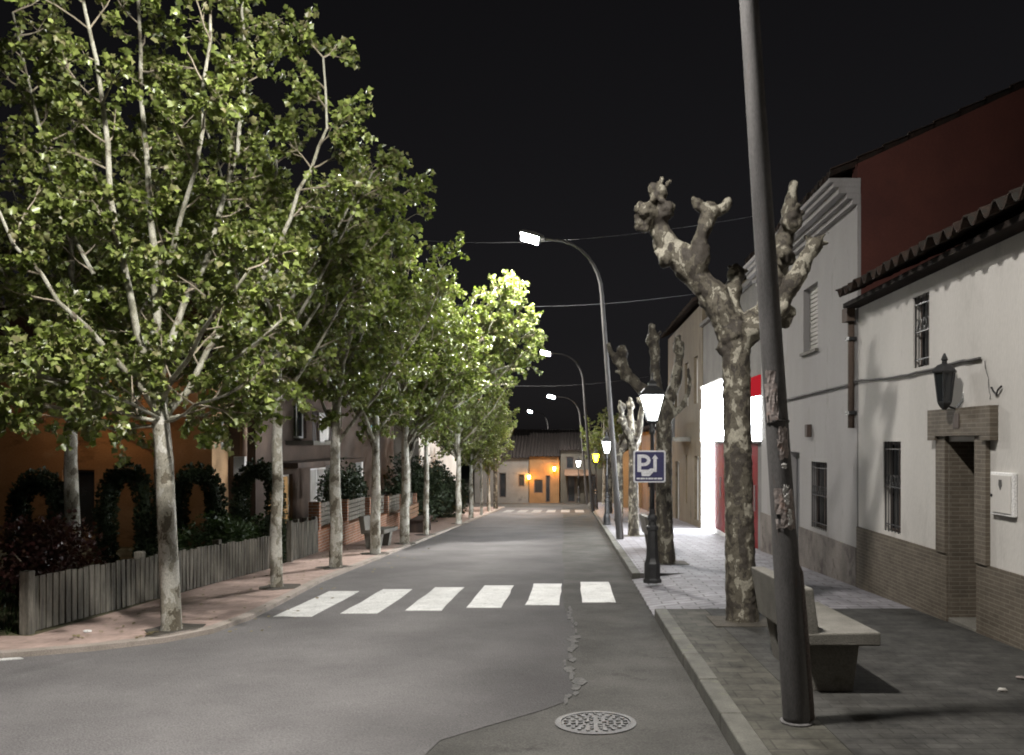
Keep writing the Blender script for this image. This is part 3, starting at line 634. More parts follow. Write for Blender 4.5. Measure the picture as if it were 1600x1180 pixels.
# pollarded planes on the right pavement
def pollard(loc, label, limbspec, trunkspec, knobs, group='pollarded plane trees along the right pavement', seed=5, bark='bark_camo', vox=.022):
    g = random.Random(seed); t = thing('pollarded_tree', loc, label, 'tree', group); o = Vector(loc)
    mb = MB()
    def lump(pts, r):
        pts = wig(pts, g, .02, 3); n = len(pts)
        k = [(len(r) - 1) * i / (n - 1) for i in range(n)]
        rr = [(r[min(int(a), len(r) - 2)] * (1 - (a - min(int(a), len(r) - 2))) + r[min(int(a), len(r) - 2) + 1] * (a - min(int(a), len(r) - 2))) * g.uniform(1.05, 1.45) for a in k]
        mb.tube(pts, rr, 12, True, .06, g)
        for p, q in list(zip(pts, rr))[2:]:
            if g.random() < .8 and q < .17: mb.ball(p + rv(g) * q * .65, q * g.uniform(.45, .75), 7, 6, (1, 1, 1), .1, g)
    mb.tube(trunkspec[0], trunkspec[1], 18, True)
    for pts, r in limbspec: lump(pts, r)
    for p, r in knobs:
        r *= 1.3; mb.ball(p, r, 9, 7, (1, 1, 1.1), .12, g)
        for _ in range(8): mb.ball(p + rv(g) * r * .85, r * g.uniform(.3, .6), 7, 5, (1, 1, 1), .15, g)
        for _ in range(3):
            v = (rv(g) + Vector((0, 0, .7))).normalized(); q = r * g.uniform(1.3, 2.1); mb.tube([p, p + v * q * .6, p + v * q + rv(g) * .02], [r * .4, r * .33, r * .27], 7, True, .08, g)
    ob = mb.build('trunk', M[bark], t)
    md = ob.modifiers.new('r', 'REMESH'); md.mode = 'VOXEL'; md.voxel_size = vox
    tx = bpy.data.textures.new('lumps', 'CLOUDS'); tx.noise_scale = .065
    sm_ = ob.modifiers.new('s', 'SMOOTH'); sm_.iterations = 1
    dm = ob.modifiers.new('d', 'DISPLACE'); dm.texture = tx; dm.strength = .028; dm.mid_level = .5
    dg = bpy.context.evaluated_depsgraph_get(); me = bpy.data.meshes.new_from_object(ob.evaluated_get(dg))
    ob.modifiers.clear(); ob.data = me; me.shade_smooth()
    return t
D = 9.55
A = lambda px, py, dd=0.0: at(px, py, D + dd)
tr = [(A(1160, 985), .19), (A(1160, 968), .185), (A(1158, 930), .172), (A(1155, 800), .16), (A(1152, 680), .155), (A(1150, 560), .158), (A(1150, 505), .17)]
lim = [([A(1148, 530), A(1115, 462, .0), A(1078, 418, .05), A(1048, 388, .1), A(1026, 355, .1), A(1016, 318, .1)], [.14, .13, .125, .115, .105, .1]),
       ([A(1090, 430), A(1092, 385, -.1), A(1104, 345, -.12), A(1112, 330, -.12)], [.1, .075, .07, .08]),
       ([A(1108, 335, -.12), A(1092, 322, -.12), A(1085, 310, -.12)], [.06, .045, .035]),
       ([A(1112, 335, -.12), A(1130, 324, -.12), A(1141, 314, -.12)], [.06, .045, .04]),
       ([A(1155, 530), A(1195, 485, .1), A(1212, 430, .15), A(1224, 375, .15), A(1235, 330, .15), A(1240, 285, .15)], [.13, .1, .095, .09, .075, .04]),
       ([A(1160, 530), A(1205, 500, -.15), A(1238, 445, -.2), A(1262, 400, -.2), A(1280, 378, -.2)], [.12, .085, .075, .07, .06]),
       ([A(1278, 378, -.2), A(1287, 368, -.2), A(1296, 362, -.2)], [.03, .015, .008]),
       ([A(1152, 520), A(1140, 470, .35), A(1150, 430, .6)], [.12, .09, .08])]
kn = [(A(1012, 335), .1), (A(1028, 302), .08), (A(1006, 350), .07), (A(1040, 330), .07), (A(1030, 300, .1), .06), (A(1040, 405), .07), (A(1225, 400), .09), (A(1238, 345), .09), (A(1222, 490), .1), (A(1270, 385), .075), (A(1130, 545), .06), (A(1110, 330), .07), (A(1098, 445), .09), (A(1150, 430, .6), .08)]
PT1 = pollard((1.9, D, gz(D) + .12), 'nearest pollarded tree, thick mottled trunk with knobbly bare limbs before the glowing shop', lim, ([p for p, r in tr], [r for p, r in tr]), kn, vox=.018)
# a second, slimmer pollard shape and its copies
o2 = Vector((1.77, 16.2, gz(16.2) + .12)); V3 = lambda x, y, z: o2 + Vector((x, y, z))
tr2 = [(V3(0, 0, -.1), .2), (V3(0, 0, .08), .19), (V3(-.02, 0, .4), .17), (V3(-.04, 0, 1.4), .155), (V3(-.03, 0, 2.6), .15), (V3(-.03, 0, 2.95), .16)]
lim2 = [([V3(-.03, 0, 2.8), V3(-.4, .1, 3.25), V3(-.75, .15, 3.6), V3(-.85, .15, 4.1)], [.12, .1, .085, .06]),
        ([V3(-.03, 0, 2.8), V3(-.2, -.25, 3.4), V3(-.25, -.35, 4.0), V3(-.3, -.35, 4.5)], [.1, .085, .08, .05]),
        ([V3(-.03, 0, 2.8), V3(.2, .15, 3.4), V3(.28, .2, 4.0), V3(.25, .2, 4.35)], [.11, .09, .075, .05]),
        ([V3(0, 0, 2.7), V3(.3, -.1, 3.0), V3(.45, -.1, 3.35), V3(.42, -.1, 3.7)], [.07, .045, .035, .02]),
        ([V3(-.8, .15, 3.7), V3(-1.0, .1, 3.95), V3(-1.1, .1, 4.2)], [.06, .045, .03])]
kn2 = [(V3(-.82, .15, 4.0), .09), (V3(-.27, -.35, 4.2), .1), (V3(.27, .2, 4.1), .09), (V3(-.75, .15, 3.6), .09), (V3(-.03, 0, 2.9), .14)]
PT2 = pollard(tuple(o2), 'second pollarded tree, dark straight trunk right behind the parking sign', lim2, ([p for p, r in tr2], [r for p, r in tr2]), kn2, seed=9, vox=.028)
for d, x, rz, sc, lab in ((24, 1.72, 1.2, .9, 'pale white lit pollarded trunk between parking sign and grey lamp pole'),
                          (32.5, 1.75, 2.6, .92, 'pollarded tree tinted pink behind the grey lamp pole'),
                          (40, 1.7, 4.0, .9, 'dim pollarded tree behind the white lit lantern'),):
    copy_tree(PT2, (x, d, gz(d) + .12), rz, sc, lab)
copy_tree(PT2, (-4.4, 48.5, gz(48.5) + .05), 5.0, .75, 'stubby pollarded tree on the left by the far crossing')
copy_tree(PT2, (-5.3, 27.5, gz(27.5) + .05), 3.3, (.38, .38, .85), 'thin bare young tree in front of the dark hedge')
# earth around the trees
def pit(x, y, name='tree_pit', r=.4, sq=False, off=.05):
    g = random.Random(int(x * 100 + y * 10)); p = []
    for k in range(14):
        a = 2 * math.pi * k / 14; q = r * g.uniform(.72, 1.2); p.append((x + q * math.cos(a) * .8, y + q * math.sin(a)))
    if sq: p = [(x - r, y - r), (x + r, y - r), (x + r, y + r), (x - r, y + r)]
    struct(MB().prism(p, off + .001, off + .006), name, M['pit'], org=(0, 0, 0))
for d, x in ((9.35, -4.41), (13.1, -4.55), (16.1, -4.48), (19.1, -4.42), (22.1, -4.35), (25.6, -4.4), (32, -4.3)): pit(x, d)
pit(1.9, 9.5, r=.36, sq=True, off=.12); pit(1.77, 16.2, r=.4, sq=True, off=.12); pit(1.72, 24, r=.4, sq=True, off=.12)

# ------------------------------------------------------------------ benches
def bench(loc, label, rz=0):
    t = thing('concrete_bench', loc, label, 'bench', 'concrete benches on the pavements'); o = Vector(loc)
    Lh = .8
    b = MB(); b.extr([(-.03, .36), (.52, .36), (.52, .46), (-.03, .45)], o + Vector((0, -Lh, 0)), (1, 0, 0), (0, 0, 1), (0, 2 * Lh, 0)); b.build('seat', M['concrete'], t, bevel=.012)
    b = MB(); b.extr([(-.03, .12), (.07, .36 - .002), (.07, .452), (.03, .78), (-.1, .78)][1:] + [(-.032, .36 - .002)], o + Vector((0, -Lh + .004, 0)), (1, 0, 0), (0, 0, 1), (0, 2 * Lh - .008, 0)); b.build('backrest', M['concrete'], t, bevel=.012)
    for s in (-.5, .5):
        b = MB(); b.extr([(.06, -.02), (.36, -.02), (.42, .36), (.0, .36)], o + Vector((0, s - .14, 0)), (1, 0, 0), (0, 0, 1), (0, .28, 0)); b.build('pedestal', M['concrete'], t, bevel=.01)
    t.rotation_euler = (-math.atan(SLOPE), 0, rz); return t
B1 = bench((1.74, 7.02, gz(7.02) + .12), 'near concrete bench behind the big lamp pole, facing the white house')
copy_tree(B1, (1.66, 19.2, gz(19.2) + .12), None, None, 'concrete bench lit white beyond the parking sign, before the shop')
c2 = copy_tree(B1, (-5.0, 21.0, gz(21) + .05), None, None, 'concrete bench on the left pavement beside the pale mottled tree')
t = thing('wooden_bench', (-5.0, 27.2, gz(27.2) + .05), 'dark slatted bench on the left pavement near the hedge', 'bench'); o = ORG[t.name]
MB().box(o.x - .05, o.x + .4, o.y - .8, o.y + .8, o.z + .4, o.z + .45).build('seat', M['dark_wood'], t)
b = MB()
for k in range(3): b.box(o.x - .11, o.x - .07, o.y - .8, o.y + .8, o.z + .5 + k * .13, o.z + .6 + k * .13)
b.build('backrest', M['brown_wood'], t)
for s in (-.6, .6): MB().box(o.x - .1, o.x + .36, o.y + s - .04, o.y + s + .04, o.z - .02, o.z + .4).build('leg', M['dark_wood'], t)

# ------------------------------------------------------------------ white house on the right
WX = 4.2
H1 = thing('white_house', (WX, 5, gz(5)), 'nearest white house with brown brick base, tiled eaves and a wall lantern', 'house', 'houses along the right pavement')
Y0, Y1 = -3.0, 12.52
holes = [(10.9, 11.5, .5, 1.7), (10.03, 10.5, 2.6, 3.47), (8.8, 9.5, -1.5, 1.7)]
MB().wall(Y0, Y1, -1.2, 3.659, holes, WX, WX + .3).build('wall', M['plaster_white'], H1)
MB().wall(Y0 - .01, Y1 + .002, -1.19, .45, [(8.8, 9.5, -1.5, 1.7)], WX - .03, WX - .001).build('brick_base', M['brown_brick'], H1)
b = MB()   # remaining shell behind the street wall
b.box(WX + .3, 11, Y0, Y0 + .25, -1.2, 3.7); b.box(WX + .3, 11, Y1 - .25, Y1, -1.2, 3.7); b.box(10.75, 11, Y0 + .25, Y1 - .25, -1.2, 3.7); b.build('shell', M['plaster_white'], H1)
# door recess and its brick surround
b = MB(); b.box(WX + .3, WX + .62, 9.5, 9.62, -.7, 1.82); b.box(WX + .3, WX + .62, 8.68, 8.8, -.7, 1.82); b.build('door_reveal', M['brown_brick'], H1)
b = MB(); b.box(WX + .0, WX + .3, 9.485, 9.4995, -.7, 1.699); b.box(WX + .0, WX + .3, 8.8005, 8.815, -.7, 1.699); b.build('reveal_tiles', M['brown_brick'], H1)
MB().box(WX + .3, WX + .62, 8.8, 9.5, 1.7, 1.82).build('door_head', M['dark_wood'], H1)
dr = MB(); dr.box(WX + .56, WX + .6, 8.82, 9.48, -.3, 1.69); dr = dr.build('door', M['dark_wood'], H1)
b = MB()
for z0, z1 in ((-.15, .55), (.7, 1.55)):
    b.box(WX + .545, WX + .558, 8.92, 9.38, z0, z1)
b.build('door_panel', M['brown_wood'], dr); MB().ball((WX + .52, 8.9, .65), .035).build('handle', M['cast'], dr)
b = MB(); b.box(WX - .05, WX - .0005, 9.502, 9.74, .452, 1.76); b.build('door_jamb', M['brown_brick'], H1)
b = MB(); b.box(WX - .05, WX - .0005, 8.56, 8.798, .452, 1.76); b.build('door_jamb', M['brown_brick'], H1)
b = MB(); b.box(WX - .085, WX - .0005, 8.4, 9.88, 1.762, 2.06); b.box(WX - .085, WX - .0005, 8.4, 8.62, 1.712, 1.76); b.box(WX - .085, WX - .0005, 9.68, 9.88, 1.712, 1.76); b.build('lintel', M['brown_brick'], H1)
MB().box(WX - .095, WX - .0855, 9.06, 9.2, 1.84, 2.0).build('number_tile', M['dark_wood'], H1)
b = MB(); b.box(WX - .02, WX + .55, 8.82, 9.48, -.5, -.255); b.build('door_step', M['concrete'], H1, bevel=.01)
def window(parent, y0, y1, z0, z1, x, rec=.09, grille=True, paneM='glass', mull=True, curtain=False):
    fr = MB(); t_ = .04
    fr.wall(y0, y1, z0, z1, [(y0 + t_, y1 - t_, z0 + t_, z1 - t_)], x + rec, x + rec + .05)
    if mull: fr.box(x + rec + .005, x + rec + .045, (y0 + y1) / 2 - .015, (y0 + y1) / 2 + .015, z0 + t_, z1 - t_)
    f = fr.build('window', M['dark_wood'] if paneM == 'glass' else M['white_trim'], parent)
    MB().box(x + rec + .02, x + rec + .03, y0 + t_, y1 - t_, z0 + t_, z1 - t_).build('pane', M[paneM], f)
    if grille:
        b = MB(); n = max(3, int((y1 - y0) / .11))
        for k in range(n + 1): yy = y0 + .015 + (y1 - y0 - .03) * k / n; b.tube([(x + .02, yy, z0), (x + .02, yy, z1)], .007, 6)
        for zz in (z0 + .1, (z0 + z1) / 2, z1 - .1): b.box(x + .014, x + .026, y0 + .005, y1 - .005, zz - .008, zz + .008)
        for k in range(n):   # scrolls
            yc = y0 + .015 + (y1 - y0 - .03) * (k + .5) / n
            b.tube([(x + .02, yc + .035 * math.cos(a), (z0 + z1) / 2 + .09 + .07 * math.sin(a)) for a in [i * .5 for i in range(13)]], .005, 5)
        b.build('grille', M['iron'], f)
    return f
window(H1, 10.9, 11.5, .5, 1.7, WX); window(H1, 10.03, 10.5, 2.6, 3.47, WX)
# barrel-tiled roof
def tiled_roof(parent, ya, yb, xe, ze, xr, zr, pitch=.21, amp=.05, name='roof', mat='roof_tile', rows=None, g=random.Random(2)):
    b = MB(); nt_ = int((yb - ya) / pitch); sub = 8; ln = math.hypot(xr - xe, zr - ze); rows = rows or max(2, int(ln / .38)); per = (nt_ * sub + 1)
    offs = [g.uniform(-.025, .025) for _ in range(nt_ + 1)]
    for i in range(rows):
        for e_ in (0, 1):
            f = (i + e_) / rows
            for k in range(per):
                y = ya + pitch * k / sub; c_ = math.cos(2 * math.pi * k / sub); x = xe + (xr - xe) * f + (offs[k // sub] if f == 0 else 0)
                b.v.append((x, y, ze + (zr - ze) * f + amp * (abs(c_) ** .7 * (1 if c_ > 0 else -1)) + (.03 if e_ == 0 else 0)))
    for i in range(2 * rows - 1):
        for k in range(per - 1): b.f.append((i * per + k, i * per + k + 1, (i + 1) * per + k + 1, (i + 1) * per + k))
    ob = b.build(name, M[mat], parent); s_ = ob.modifiers.new('s', 'SOLIDIFY'); s_.thickness = .016; s_.offset = -1; return ob
tiled_roof(H1, Y0 - .1, Y1 + .02, 3.79, 3.80, 7.6, 5.5, .27, .058)
tiled_roof(H1, Y0 - .1, Y1 + .02, 11.3, 3.80, 7.6, 5.5, name='roof')
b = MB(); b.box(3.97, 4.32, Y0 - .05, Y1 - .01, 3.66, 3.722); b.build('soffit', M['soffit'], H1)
# things fixed to the white house
wl = thing('wall_lantern', (WX - .2, 9.16, 2.05), 'unlit dark wall lantern hanging above the brick-framed doorway', 'wall lantern'); o = ORG[wl.name]
MB().lathe(o + Vector((0, 0, .06)), [(.03, -.05), (.06, 0), (.07, .02), (.1, .32), (.105, .34)], 6).build('glass_body', M['glass'], wl)
MB().lathe(o, [(.13, .39), (.135, .405), (.08, .47), (.03, .49), (.028, .52), (.04, .53), (.01, .6)], 6).build('cap', M['iron'], wl)
b = MB()
for k in range(6):
    a = k * R(60); b.tube([o + Vector((.072 * math.cos(a), .072 * math.sin(a), .07)), o + Vector((.112 * math.cos(a), .112 * math.sin(a), .4))], .008, 5)
b.lathe(o, [(.02, -.01), (.05, .02), (.075, .06), (.075, .08)], 6); b.build('frame', M['iron'], wl)
MB().tube([o + Vector((.03, 0, .03)), o + Vector((.12, 0, -.0)), o + Vector((.2, 0, .1)), o + Vector((.215, 0, .2))], .014, 6).build('bracket', M['iron'], wl)
mb_ = thing('meter_box', (WX - .03, 8.25, .98), 'white electricity meter box on the wall beside the doorway', 'meter box')
MB().box(WX - .045, WX - .001, 8.03, 8.47, .98, 1.4).build('box', M['white_trim'], mb_, bevel=.008)
MB().box(WX - .056, WX - .0455, 8.06, 8.44, 1.01, 1.37).build('lid', M['plaster_white'], mb_)
b = MB(); b.extr([(-.03, 0), (0, -.05), (.03, 0), (.025, .05), (-.025, .05)], (WX - .0615, 8.25, 1.28), (0, 1, 0), (0, 0, 1), (.005, 0, 0)); b.build('emblem', M['cable'], mb_)
MB().ball((WX - .058, 8.42, 1.17), .016).build('lock', M['iron'], mb_)
bk = thing('wall_hook', (WX - .02, 8.42, 2.18), 'small V shaped iron hook on the white wall right of the lantern', 'hook')
b = MB(); b.tube([(WX - .02, 8.5, 2.24), (WX - .03, 8.44, 2.2), (WX - .02, 8.4, 2.16), (WX - .03, 8.36, 2.2), (WX - .02, 8.3, 2.24)], .01, 6); b.tube([(WX + .0, 8.4, 2.16), (WX - .03, 8.4, 2.16)], .008, 6); b.build('hook', M['iron'], bk)
cw = lambda px, py, off=.03: (WX - off, WX * F / (px - CX), EYE - (py - CY) * (WX * F / (px - CX)) / F)
def cable(ptl, label, r=.014, mat='cable', cat='cable'):
    g = random.Random(len(ptl)); b = MB(); P_ = wig([Vector(p) for p in ptl], g, .008, 4); b.tube(P_, r, 6); tag(b.build('wall_cable', M[mat], smooth=True), label, cat); 
cable([cw(1536, 560), cw(1500, 566), cw(1450, 580), cw(1400, 590), cw(1350, 594), cw(1338, 596)], 'thick dark cable sagging across the white house above its lower window', .016)
cable([cw(1540, 564, .008), cw(1546, 600, .008), cw(1548, 624, .008)], 'thin grey cable dropping down the wall to the iron hook', .005, 'plaster_grey')
cable([cw(1336, 600), cw(1300, 608), cw(1260, 618), cw(1215, 628), cw(1200, 632)], 'bundle of dark cables along the neighbouring taller white house', .02)

# ------------------------------------------------------------------ taller white house
H2 = thing('tall_white_house', (WX, 15.8, gz(15.8)), 'taller white house with moulded cornice and a bare red gable side', 'house', 'houses along the right pavement')
A0, A1 = 12.56, 18.95; ZT = 5.36
holes = [(14.07, 15.0, .2, 1.35), (15.75, 16.45, -1.5, 1.5), (14.6, 15.5, 3.3, 4.45), (17.1, 17.8, 3.3, 4.45)]
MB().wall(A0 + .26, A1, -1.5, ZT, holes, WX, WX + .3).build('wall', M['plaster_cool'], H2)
MB().wall(A0 + .004, A1 - .002, -1.49, .13, [(15.75, 16.45, -1.5, 1.5)], WX - .025, WX - .001).build('grey_base', M['grey_base'], H2)
MB().extr([(WX, -1.5), (10.8, -1.5), (10.8, ZT - .2), (7.6, 7.36), (WX, 5.8)], (0, A0, 0), (1, 0, 0), (0, 0, 1), (0, .25, 0)).build('gable', M['red_render'], H2)
MB().box(WX - .002, WX + .05, A0 - .004, A0 + .258, -1.4, ZT).build('corner_strip', M['plaster_cool'], H2)
MB().extr([(WX + .3, -1.5), (10.8, -1.5), (10.8, ZT - .2), (7.6, 7.3), (WX + .3, ZT + .1)], (0, A1 - .25, 0), (1, 0, 0), (0, 0, 1), (0, .25, 0)).build('gable', M['plaster_grey'], H2)
b = MB()
for x0, z0, z1 in ((.08, 5.2, 5.28), (.16, 5.28, 5.36), (.28, 5.36, 5.45), (.36, 5.45, 5.52), (.42, 5.52, 5.58)): b.box(WX - x0, WX + .04, A0 - .006 - x0 * .05, A1 + .25, z0 + .001, z1)
b.build('cornice', M['plaster_cool'], H2)
tiled_roof(H2, A0 + .02, A1, WX - .38, 5.66, 7.6, 7.42)
tiled_roof(H2, A0 + .02, A1, 11.2, 5.66, 7.6, 7.42)
window(H2, 14.07, 15.0, .2, 1.35, WX, .1, True)
for ya, yb in ((14.6, 15.5), (17.1, 17.8)):
    f = window(H2, ya, yb, 3.3, 4.45, WX, .12, False, 'shutter', False)
    b = MB()
    for k in range(14): z = 3.36 + k * .075; b.box(WX + .1, WX + .138, ya + .045, yb - .045, z, z + .06)
    b.build('blind', M['shutter'], f)
    MB().box(WX - .06, WX + .1, ya - .05, yb + .05, 3.245, 3.298).build('sill', M['concrete'], f)
d2 = MB().box(WX + .12, WX + .16, 15.75, 16.45, -.7, 1.5).build('door', M['grey_door'], H2); MB().ball((WX + .1, 15.83, .4), .03).build('handle', M['cast'], d2)
dp = thing('downpipe', (WX - .06, 12.62, gz(12.6) + .3), 'dark rain downpipe where the two white houses meet', 'downpipe')
MB().tube([(WX - .06, 12.66, 3.5), (WX - .06, 12.66, 2.6), (WX - .06, 12.66, 1.9)], .05, 10).build('pipe', M['plaster_brown'], dp, smooth=True)
b = MB(); b.box(WX - .16, WX - .04, 12.54, 12.78, 3.48, 3.68); b.build('hopper', M['plaster_brown'], dp)
for z in (2.1, 3.2): MB().box(WX - .12, WX - .002, 12.58, 12.74, z, z + .05).build('bracket', M['iron'], dp)
jb = MB().box(WX - .09, WX - .003, 14.95, 15.1, 1.78, 2.0); tag(jb.build('junction_box', M['dark_wood'], bevel=.01), 'small dark junction box under the cables of the taller house', 'junction box')

# ------------------------------------------------------------------ glowing shop
SH = thing('shop', (WX, 23.2, gz(23.2)), 'glowing shop front with white lightbox and red doors behind the pollarded tree', 'shop', 'houses along the right pavement')
s0, s1 = 18.96, 27.58
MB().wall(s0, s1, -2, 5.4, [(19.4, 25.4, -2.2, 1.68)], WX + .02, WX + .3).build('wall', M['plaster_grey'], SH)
b = MB(); b.box(WX + .3, 11, s1 - .25, s1, -2, 5.4); b.box(WX + .3, 11, s0, s0 + .2, -2, 5.4); b.box(WX + .3, 11, s0 + .2, s1 - .25, 5.2, 5.4); b.box(WX - .1, WX + .3, s0, s1, 5.402, 5.5); b.build('shell', M['plaster_grey'], SH)
MB().box(WX - .06, WX + .018, s0 + .1, s1 - .05, 1.72, 2.72).build('fascia_lightbox', M['lightbox'], SH)
MB().box(WX - .02, WX + .018, 23.6, s1 - .05, 2.722, 3.42).build('sign_lightbox', M['lightbox'], SH)
b = MB(); b.box(WX - .08, WX + .018, 23.55, s1 + .0, 3.422, 3.47); b.box(WX - .08, WX + .018, s0 + .05, s1 - .02, 1.685, 1.718); b.build('lightbox_trim', M['white_gloss'], SH)
MB().box(WX - .03, WX + .018, 25.42, s1 - .05, -1.3, 1.683).build('pilaster_lightbox', M['lightbox'], SH)
MB().box(WX - .02, WX + .018, s0 + .12, 20.4, 2.73, 3.2).build('red_sign', M['red_light'], SH)
k = 0
for ya in (19.42, 20.92, 22.42, 23.92):
    dd = MB().box(WX + .02, WX + .06, ya, ya + 1.46, -.85, 1.66).build('red_door', M['red_gloss'], SH)
    MB().box(WX + .0, WX + .0195, ya + .02, ya + 1.44, -1.3, -.852).build('kick_panel', M['white_gloss'], dd)
    MB().tube([(WX - .03, ya + .12, .1), (WX - .03, ya + .12, .7)], .02, 8).build('handle', M['sign_back'], dd)
MB().box(WX + .14, WX + .3, 19.4, 25.4, -2, 1.68).build('interior', M['white_gloss'], SH)

# ------------------------------------------------------------------ farther houses on the right
def row_house(name, label, ya, yb, x, ztop, mat, wins, ridge=1.4, depth=6, eave=.35, roofm='roof_tile', group='houses along the right pavement', base=None, zb=None, flip=1):
    t = thing(name, (x, (ya + yb) / 2, gz((ya + yb) / 2)), label, 'house', group); zb = zb if zb is not None else gz(yb) - .4
    hs_ = [(a, b2, c_, d_) for a, b2, c_, d_, m_ in wins]
    xs = (x, x + .3 * flip) if flip > 0 else (x - .3, x)
    MB().wall(ya, yb, zb, ztop, hs_, *xs).build('wall', M[mat], t)
    xb = x + depth * flip; b = MB(); lo, hi = sorted((x + .3 * flip, xb))
    b.box(lo, hi, ya, ya + .25, zb, ztop); b.box(lo, hi, yb - .25, yb, zb, ztop); b.box(min(xb, xb - .25 * flip), max(xb, xb - .25 * flip), ya + .25, yb - .25, zb, ztop - .01); b.build('shell', M[mat], t)
    for a, b2, c_, d_, m_ in wins:
        xx = x if flip > 0 else x
        f = MB(); X0, X1 = sorted((xx + .1 * flip, xx + .15 * flip)); f.wall(a, b2, c_, d_, [(a + .06, b2 - .06, c_ + .06, d_ - .06)], X0, X1); f.box(X0 + .005, X1 - .005, (a + b2) / 2 - .025, (a + b2) / 2 + .025, c_ + .06, d_ - .06)
        f = f.build('window', M['white_trim'], t); X0, X1 = sorted((xx + .12 * flip, xx + .13 * flip)); MB().box(X0, X1, a + .06, b2 - .06, c_ + .06, d_ - .06).build('pane', M[m_], f)
    # gable ends and roof
    xm = x + depth * flip / 2
    for yy in (ya, yb - .25): MB().extr([(x, ztop), (xb, ztop), (xm, ztop + ridge)], (0, yy, 0), (1, 0, 0), (0, 0, 1), (0, .25, 0)).build('gable', M[mat], t)
    tiled_roof(t, ya - .15, yb + .15, x - eave * flip, ztop + .05, xm, ztop + ridge + .14)
    tiled_roof(t, ya - .15, yb + .15, xb + eave * flip, ztop + .05, xm, ztop + ridge + .14)
    return t
bh = row_house('beige_house', 'tall beige house beyond the glowing shop, with a narrow lit slit', 27.62, 37.5, WX, 6.2, 'plaster_beige',
    [(28.6, 29.5, 3.0, 4.6, 'glass'), (31.0, 31.9, 3.0, 4.6, 'glass'), (34, 35, 3.0, 4.6, 'glass'), (28.4, 29.4, -1.0, 1.2, 'glass'), (31.3, 31.62, -.6, 1.2, 'slit_light'), (33.6, 34.8, -1.7, .9, 'glass')], 1.6)
b = MB(); b.box(WX - .6, WX - .001, 30.3, 33, 1.7, 1.85); b.build('balcony_slab', M['concrete'], bh)
b = MB()
for k in range(25): b.tube([(WX - .57, 30.35 + k * .108, 1.85), (WX - .57, 30.35 + k * .108, 2.7)], .012, 5)
b.box(WX - .59, WX - .55, 30.32, 32.98, 2.7, 2.74); b.build('balcony_rail', M['iron'], bh)
row_house('low_house', 'low dark house between the tall beige house and the orange lit wall', 37.55, 47, WX - .4, 2.2, 'plaster_brown', [(39, 40, -.6, .8, 'glass'), (42, 43, -.6, .8, 'glass')], 1.3)
oh = row_house('orange_lit_house', 'house jutting out by the far crossing, its end wall lit orange', 48.2, 58, 2.7, 1.0, 'plaster_beige', [(50, 51, -1, .2, 'glass'), (53, 54, -1, .2, 'glass')], 1.4, 6)
d_ = MB().box(3.2, 3.5, 48.14, 48.195, -2.2, -.1).build('door', M['brown_wood'], oh); MB().ball((3.45, 48.11, -1.1), .03).build('handle', M['cast'], d_)

# ------------------------------------------------------------------ houses closing the street
def end_house(name, label, xa, xb, y, ztop, mat, wins, depth=7, ridge=1.5, lamp=None):
    t = thing(name, ((xa + xb) / 2, y, gz(y)), label, 'house', 'houses closing the end of the street'); zb = gz(y) - .5
    MB().wall(xa, xb, zb, ztop, [q[:4] for q in wins], y, y + .3, 'y').build('wall', M[mat], t)
    b = MB(); b.box(xa, xa + .25, y + .3, y + depth, zb, ztop); b.box(xb - .25, xb, y + .3, y + depth, zb, ztop); b.build('shell', M[mat], t)
    for a, b2, c_, d_, m_ in wins:
        f = MB().wall(a, b2, c_, d_, [(a + .07, b2 - .07, c_ + .07, d_ - .07)], y + .1, y + .15, 'y').build('door' if c_ < zb + .8 else 'window', M['dark_wood'], t)
        MB().box(a + .07, b2 - .07, y + .12, y + .13, c_ + .07, d_ - .07).build('pane', M[m_], f)
    # the roof slopes up away from the street
    b = MB(); n = int((xb - xa) / .22)
    for r_ in range(2):
        for k in range(n * 6 + 1):
            x = xa - .1 + (xb - xa + .2) * k / (n * 6); c_ = math.cos(2 * math.pi * k / 6); b.v.append((x, y - .4 + (depth / 2 + .4) * r_, ztop + .05 + .05 * c_ + (ridge + .1) * r_))
    for k in range(n * 6): b.f.append((k, k + 1, n * 6 + 2 + k, n * 6 + 1 + k))
    ob = b.build('roof', M['roof_dark'], t); q = ob.modifiers.new('s', 'SOLIDIFY'); q.thickness = .02
    MB().extr([(y + .02, ztop), (y + depth, ztop), (y + depth / 2, ztop + ridge)], (xa, 0, 0), (0, 1, 0), (0, 0, 1), (.25, 0, 0)).build('gable', M[mat], t)
    MB().extr([(y + .02, ztop), (y + depth, ztop), (y + depth / 2, ztop + ridge)], (xb - .25, 0, 0), (0, 1, 0), (0, 0, 1), (.25, 0, 0)).build('gable', M[mat], t)
    return t
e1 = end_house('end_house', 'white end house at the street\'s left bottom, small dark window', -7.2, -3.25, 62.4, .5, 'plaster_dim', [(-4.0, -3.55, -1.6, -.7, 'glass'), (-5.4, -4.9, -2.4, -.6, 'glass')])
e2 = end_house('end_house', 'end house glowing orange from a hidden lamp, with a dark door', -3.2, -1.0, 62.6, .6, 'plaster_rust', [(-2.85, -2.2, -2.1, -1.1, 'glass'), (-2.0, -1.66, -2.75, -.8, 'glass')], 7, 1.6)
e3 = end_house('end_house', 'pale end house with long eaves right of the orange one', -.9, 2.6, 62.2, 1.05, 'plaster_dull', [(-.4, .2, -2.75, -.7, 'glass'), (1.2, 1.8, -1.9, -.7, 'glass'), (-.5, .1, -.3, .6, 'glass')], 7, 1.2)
end_house('end_house', 'dark roofed house standing behind the end houses', -9, 1.0, 76, 1.1, 'plaster_brown', [(-2, -1.2, -.5, .6, 'glass')], 8, 1.6)
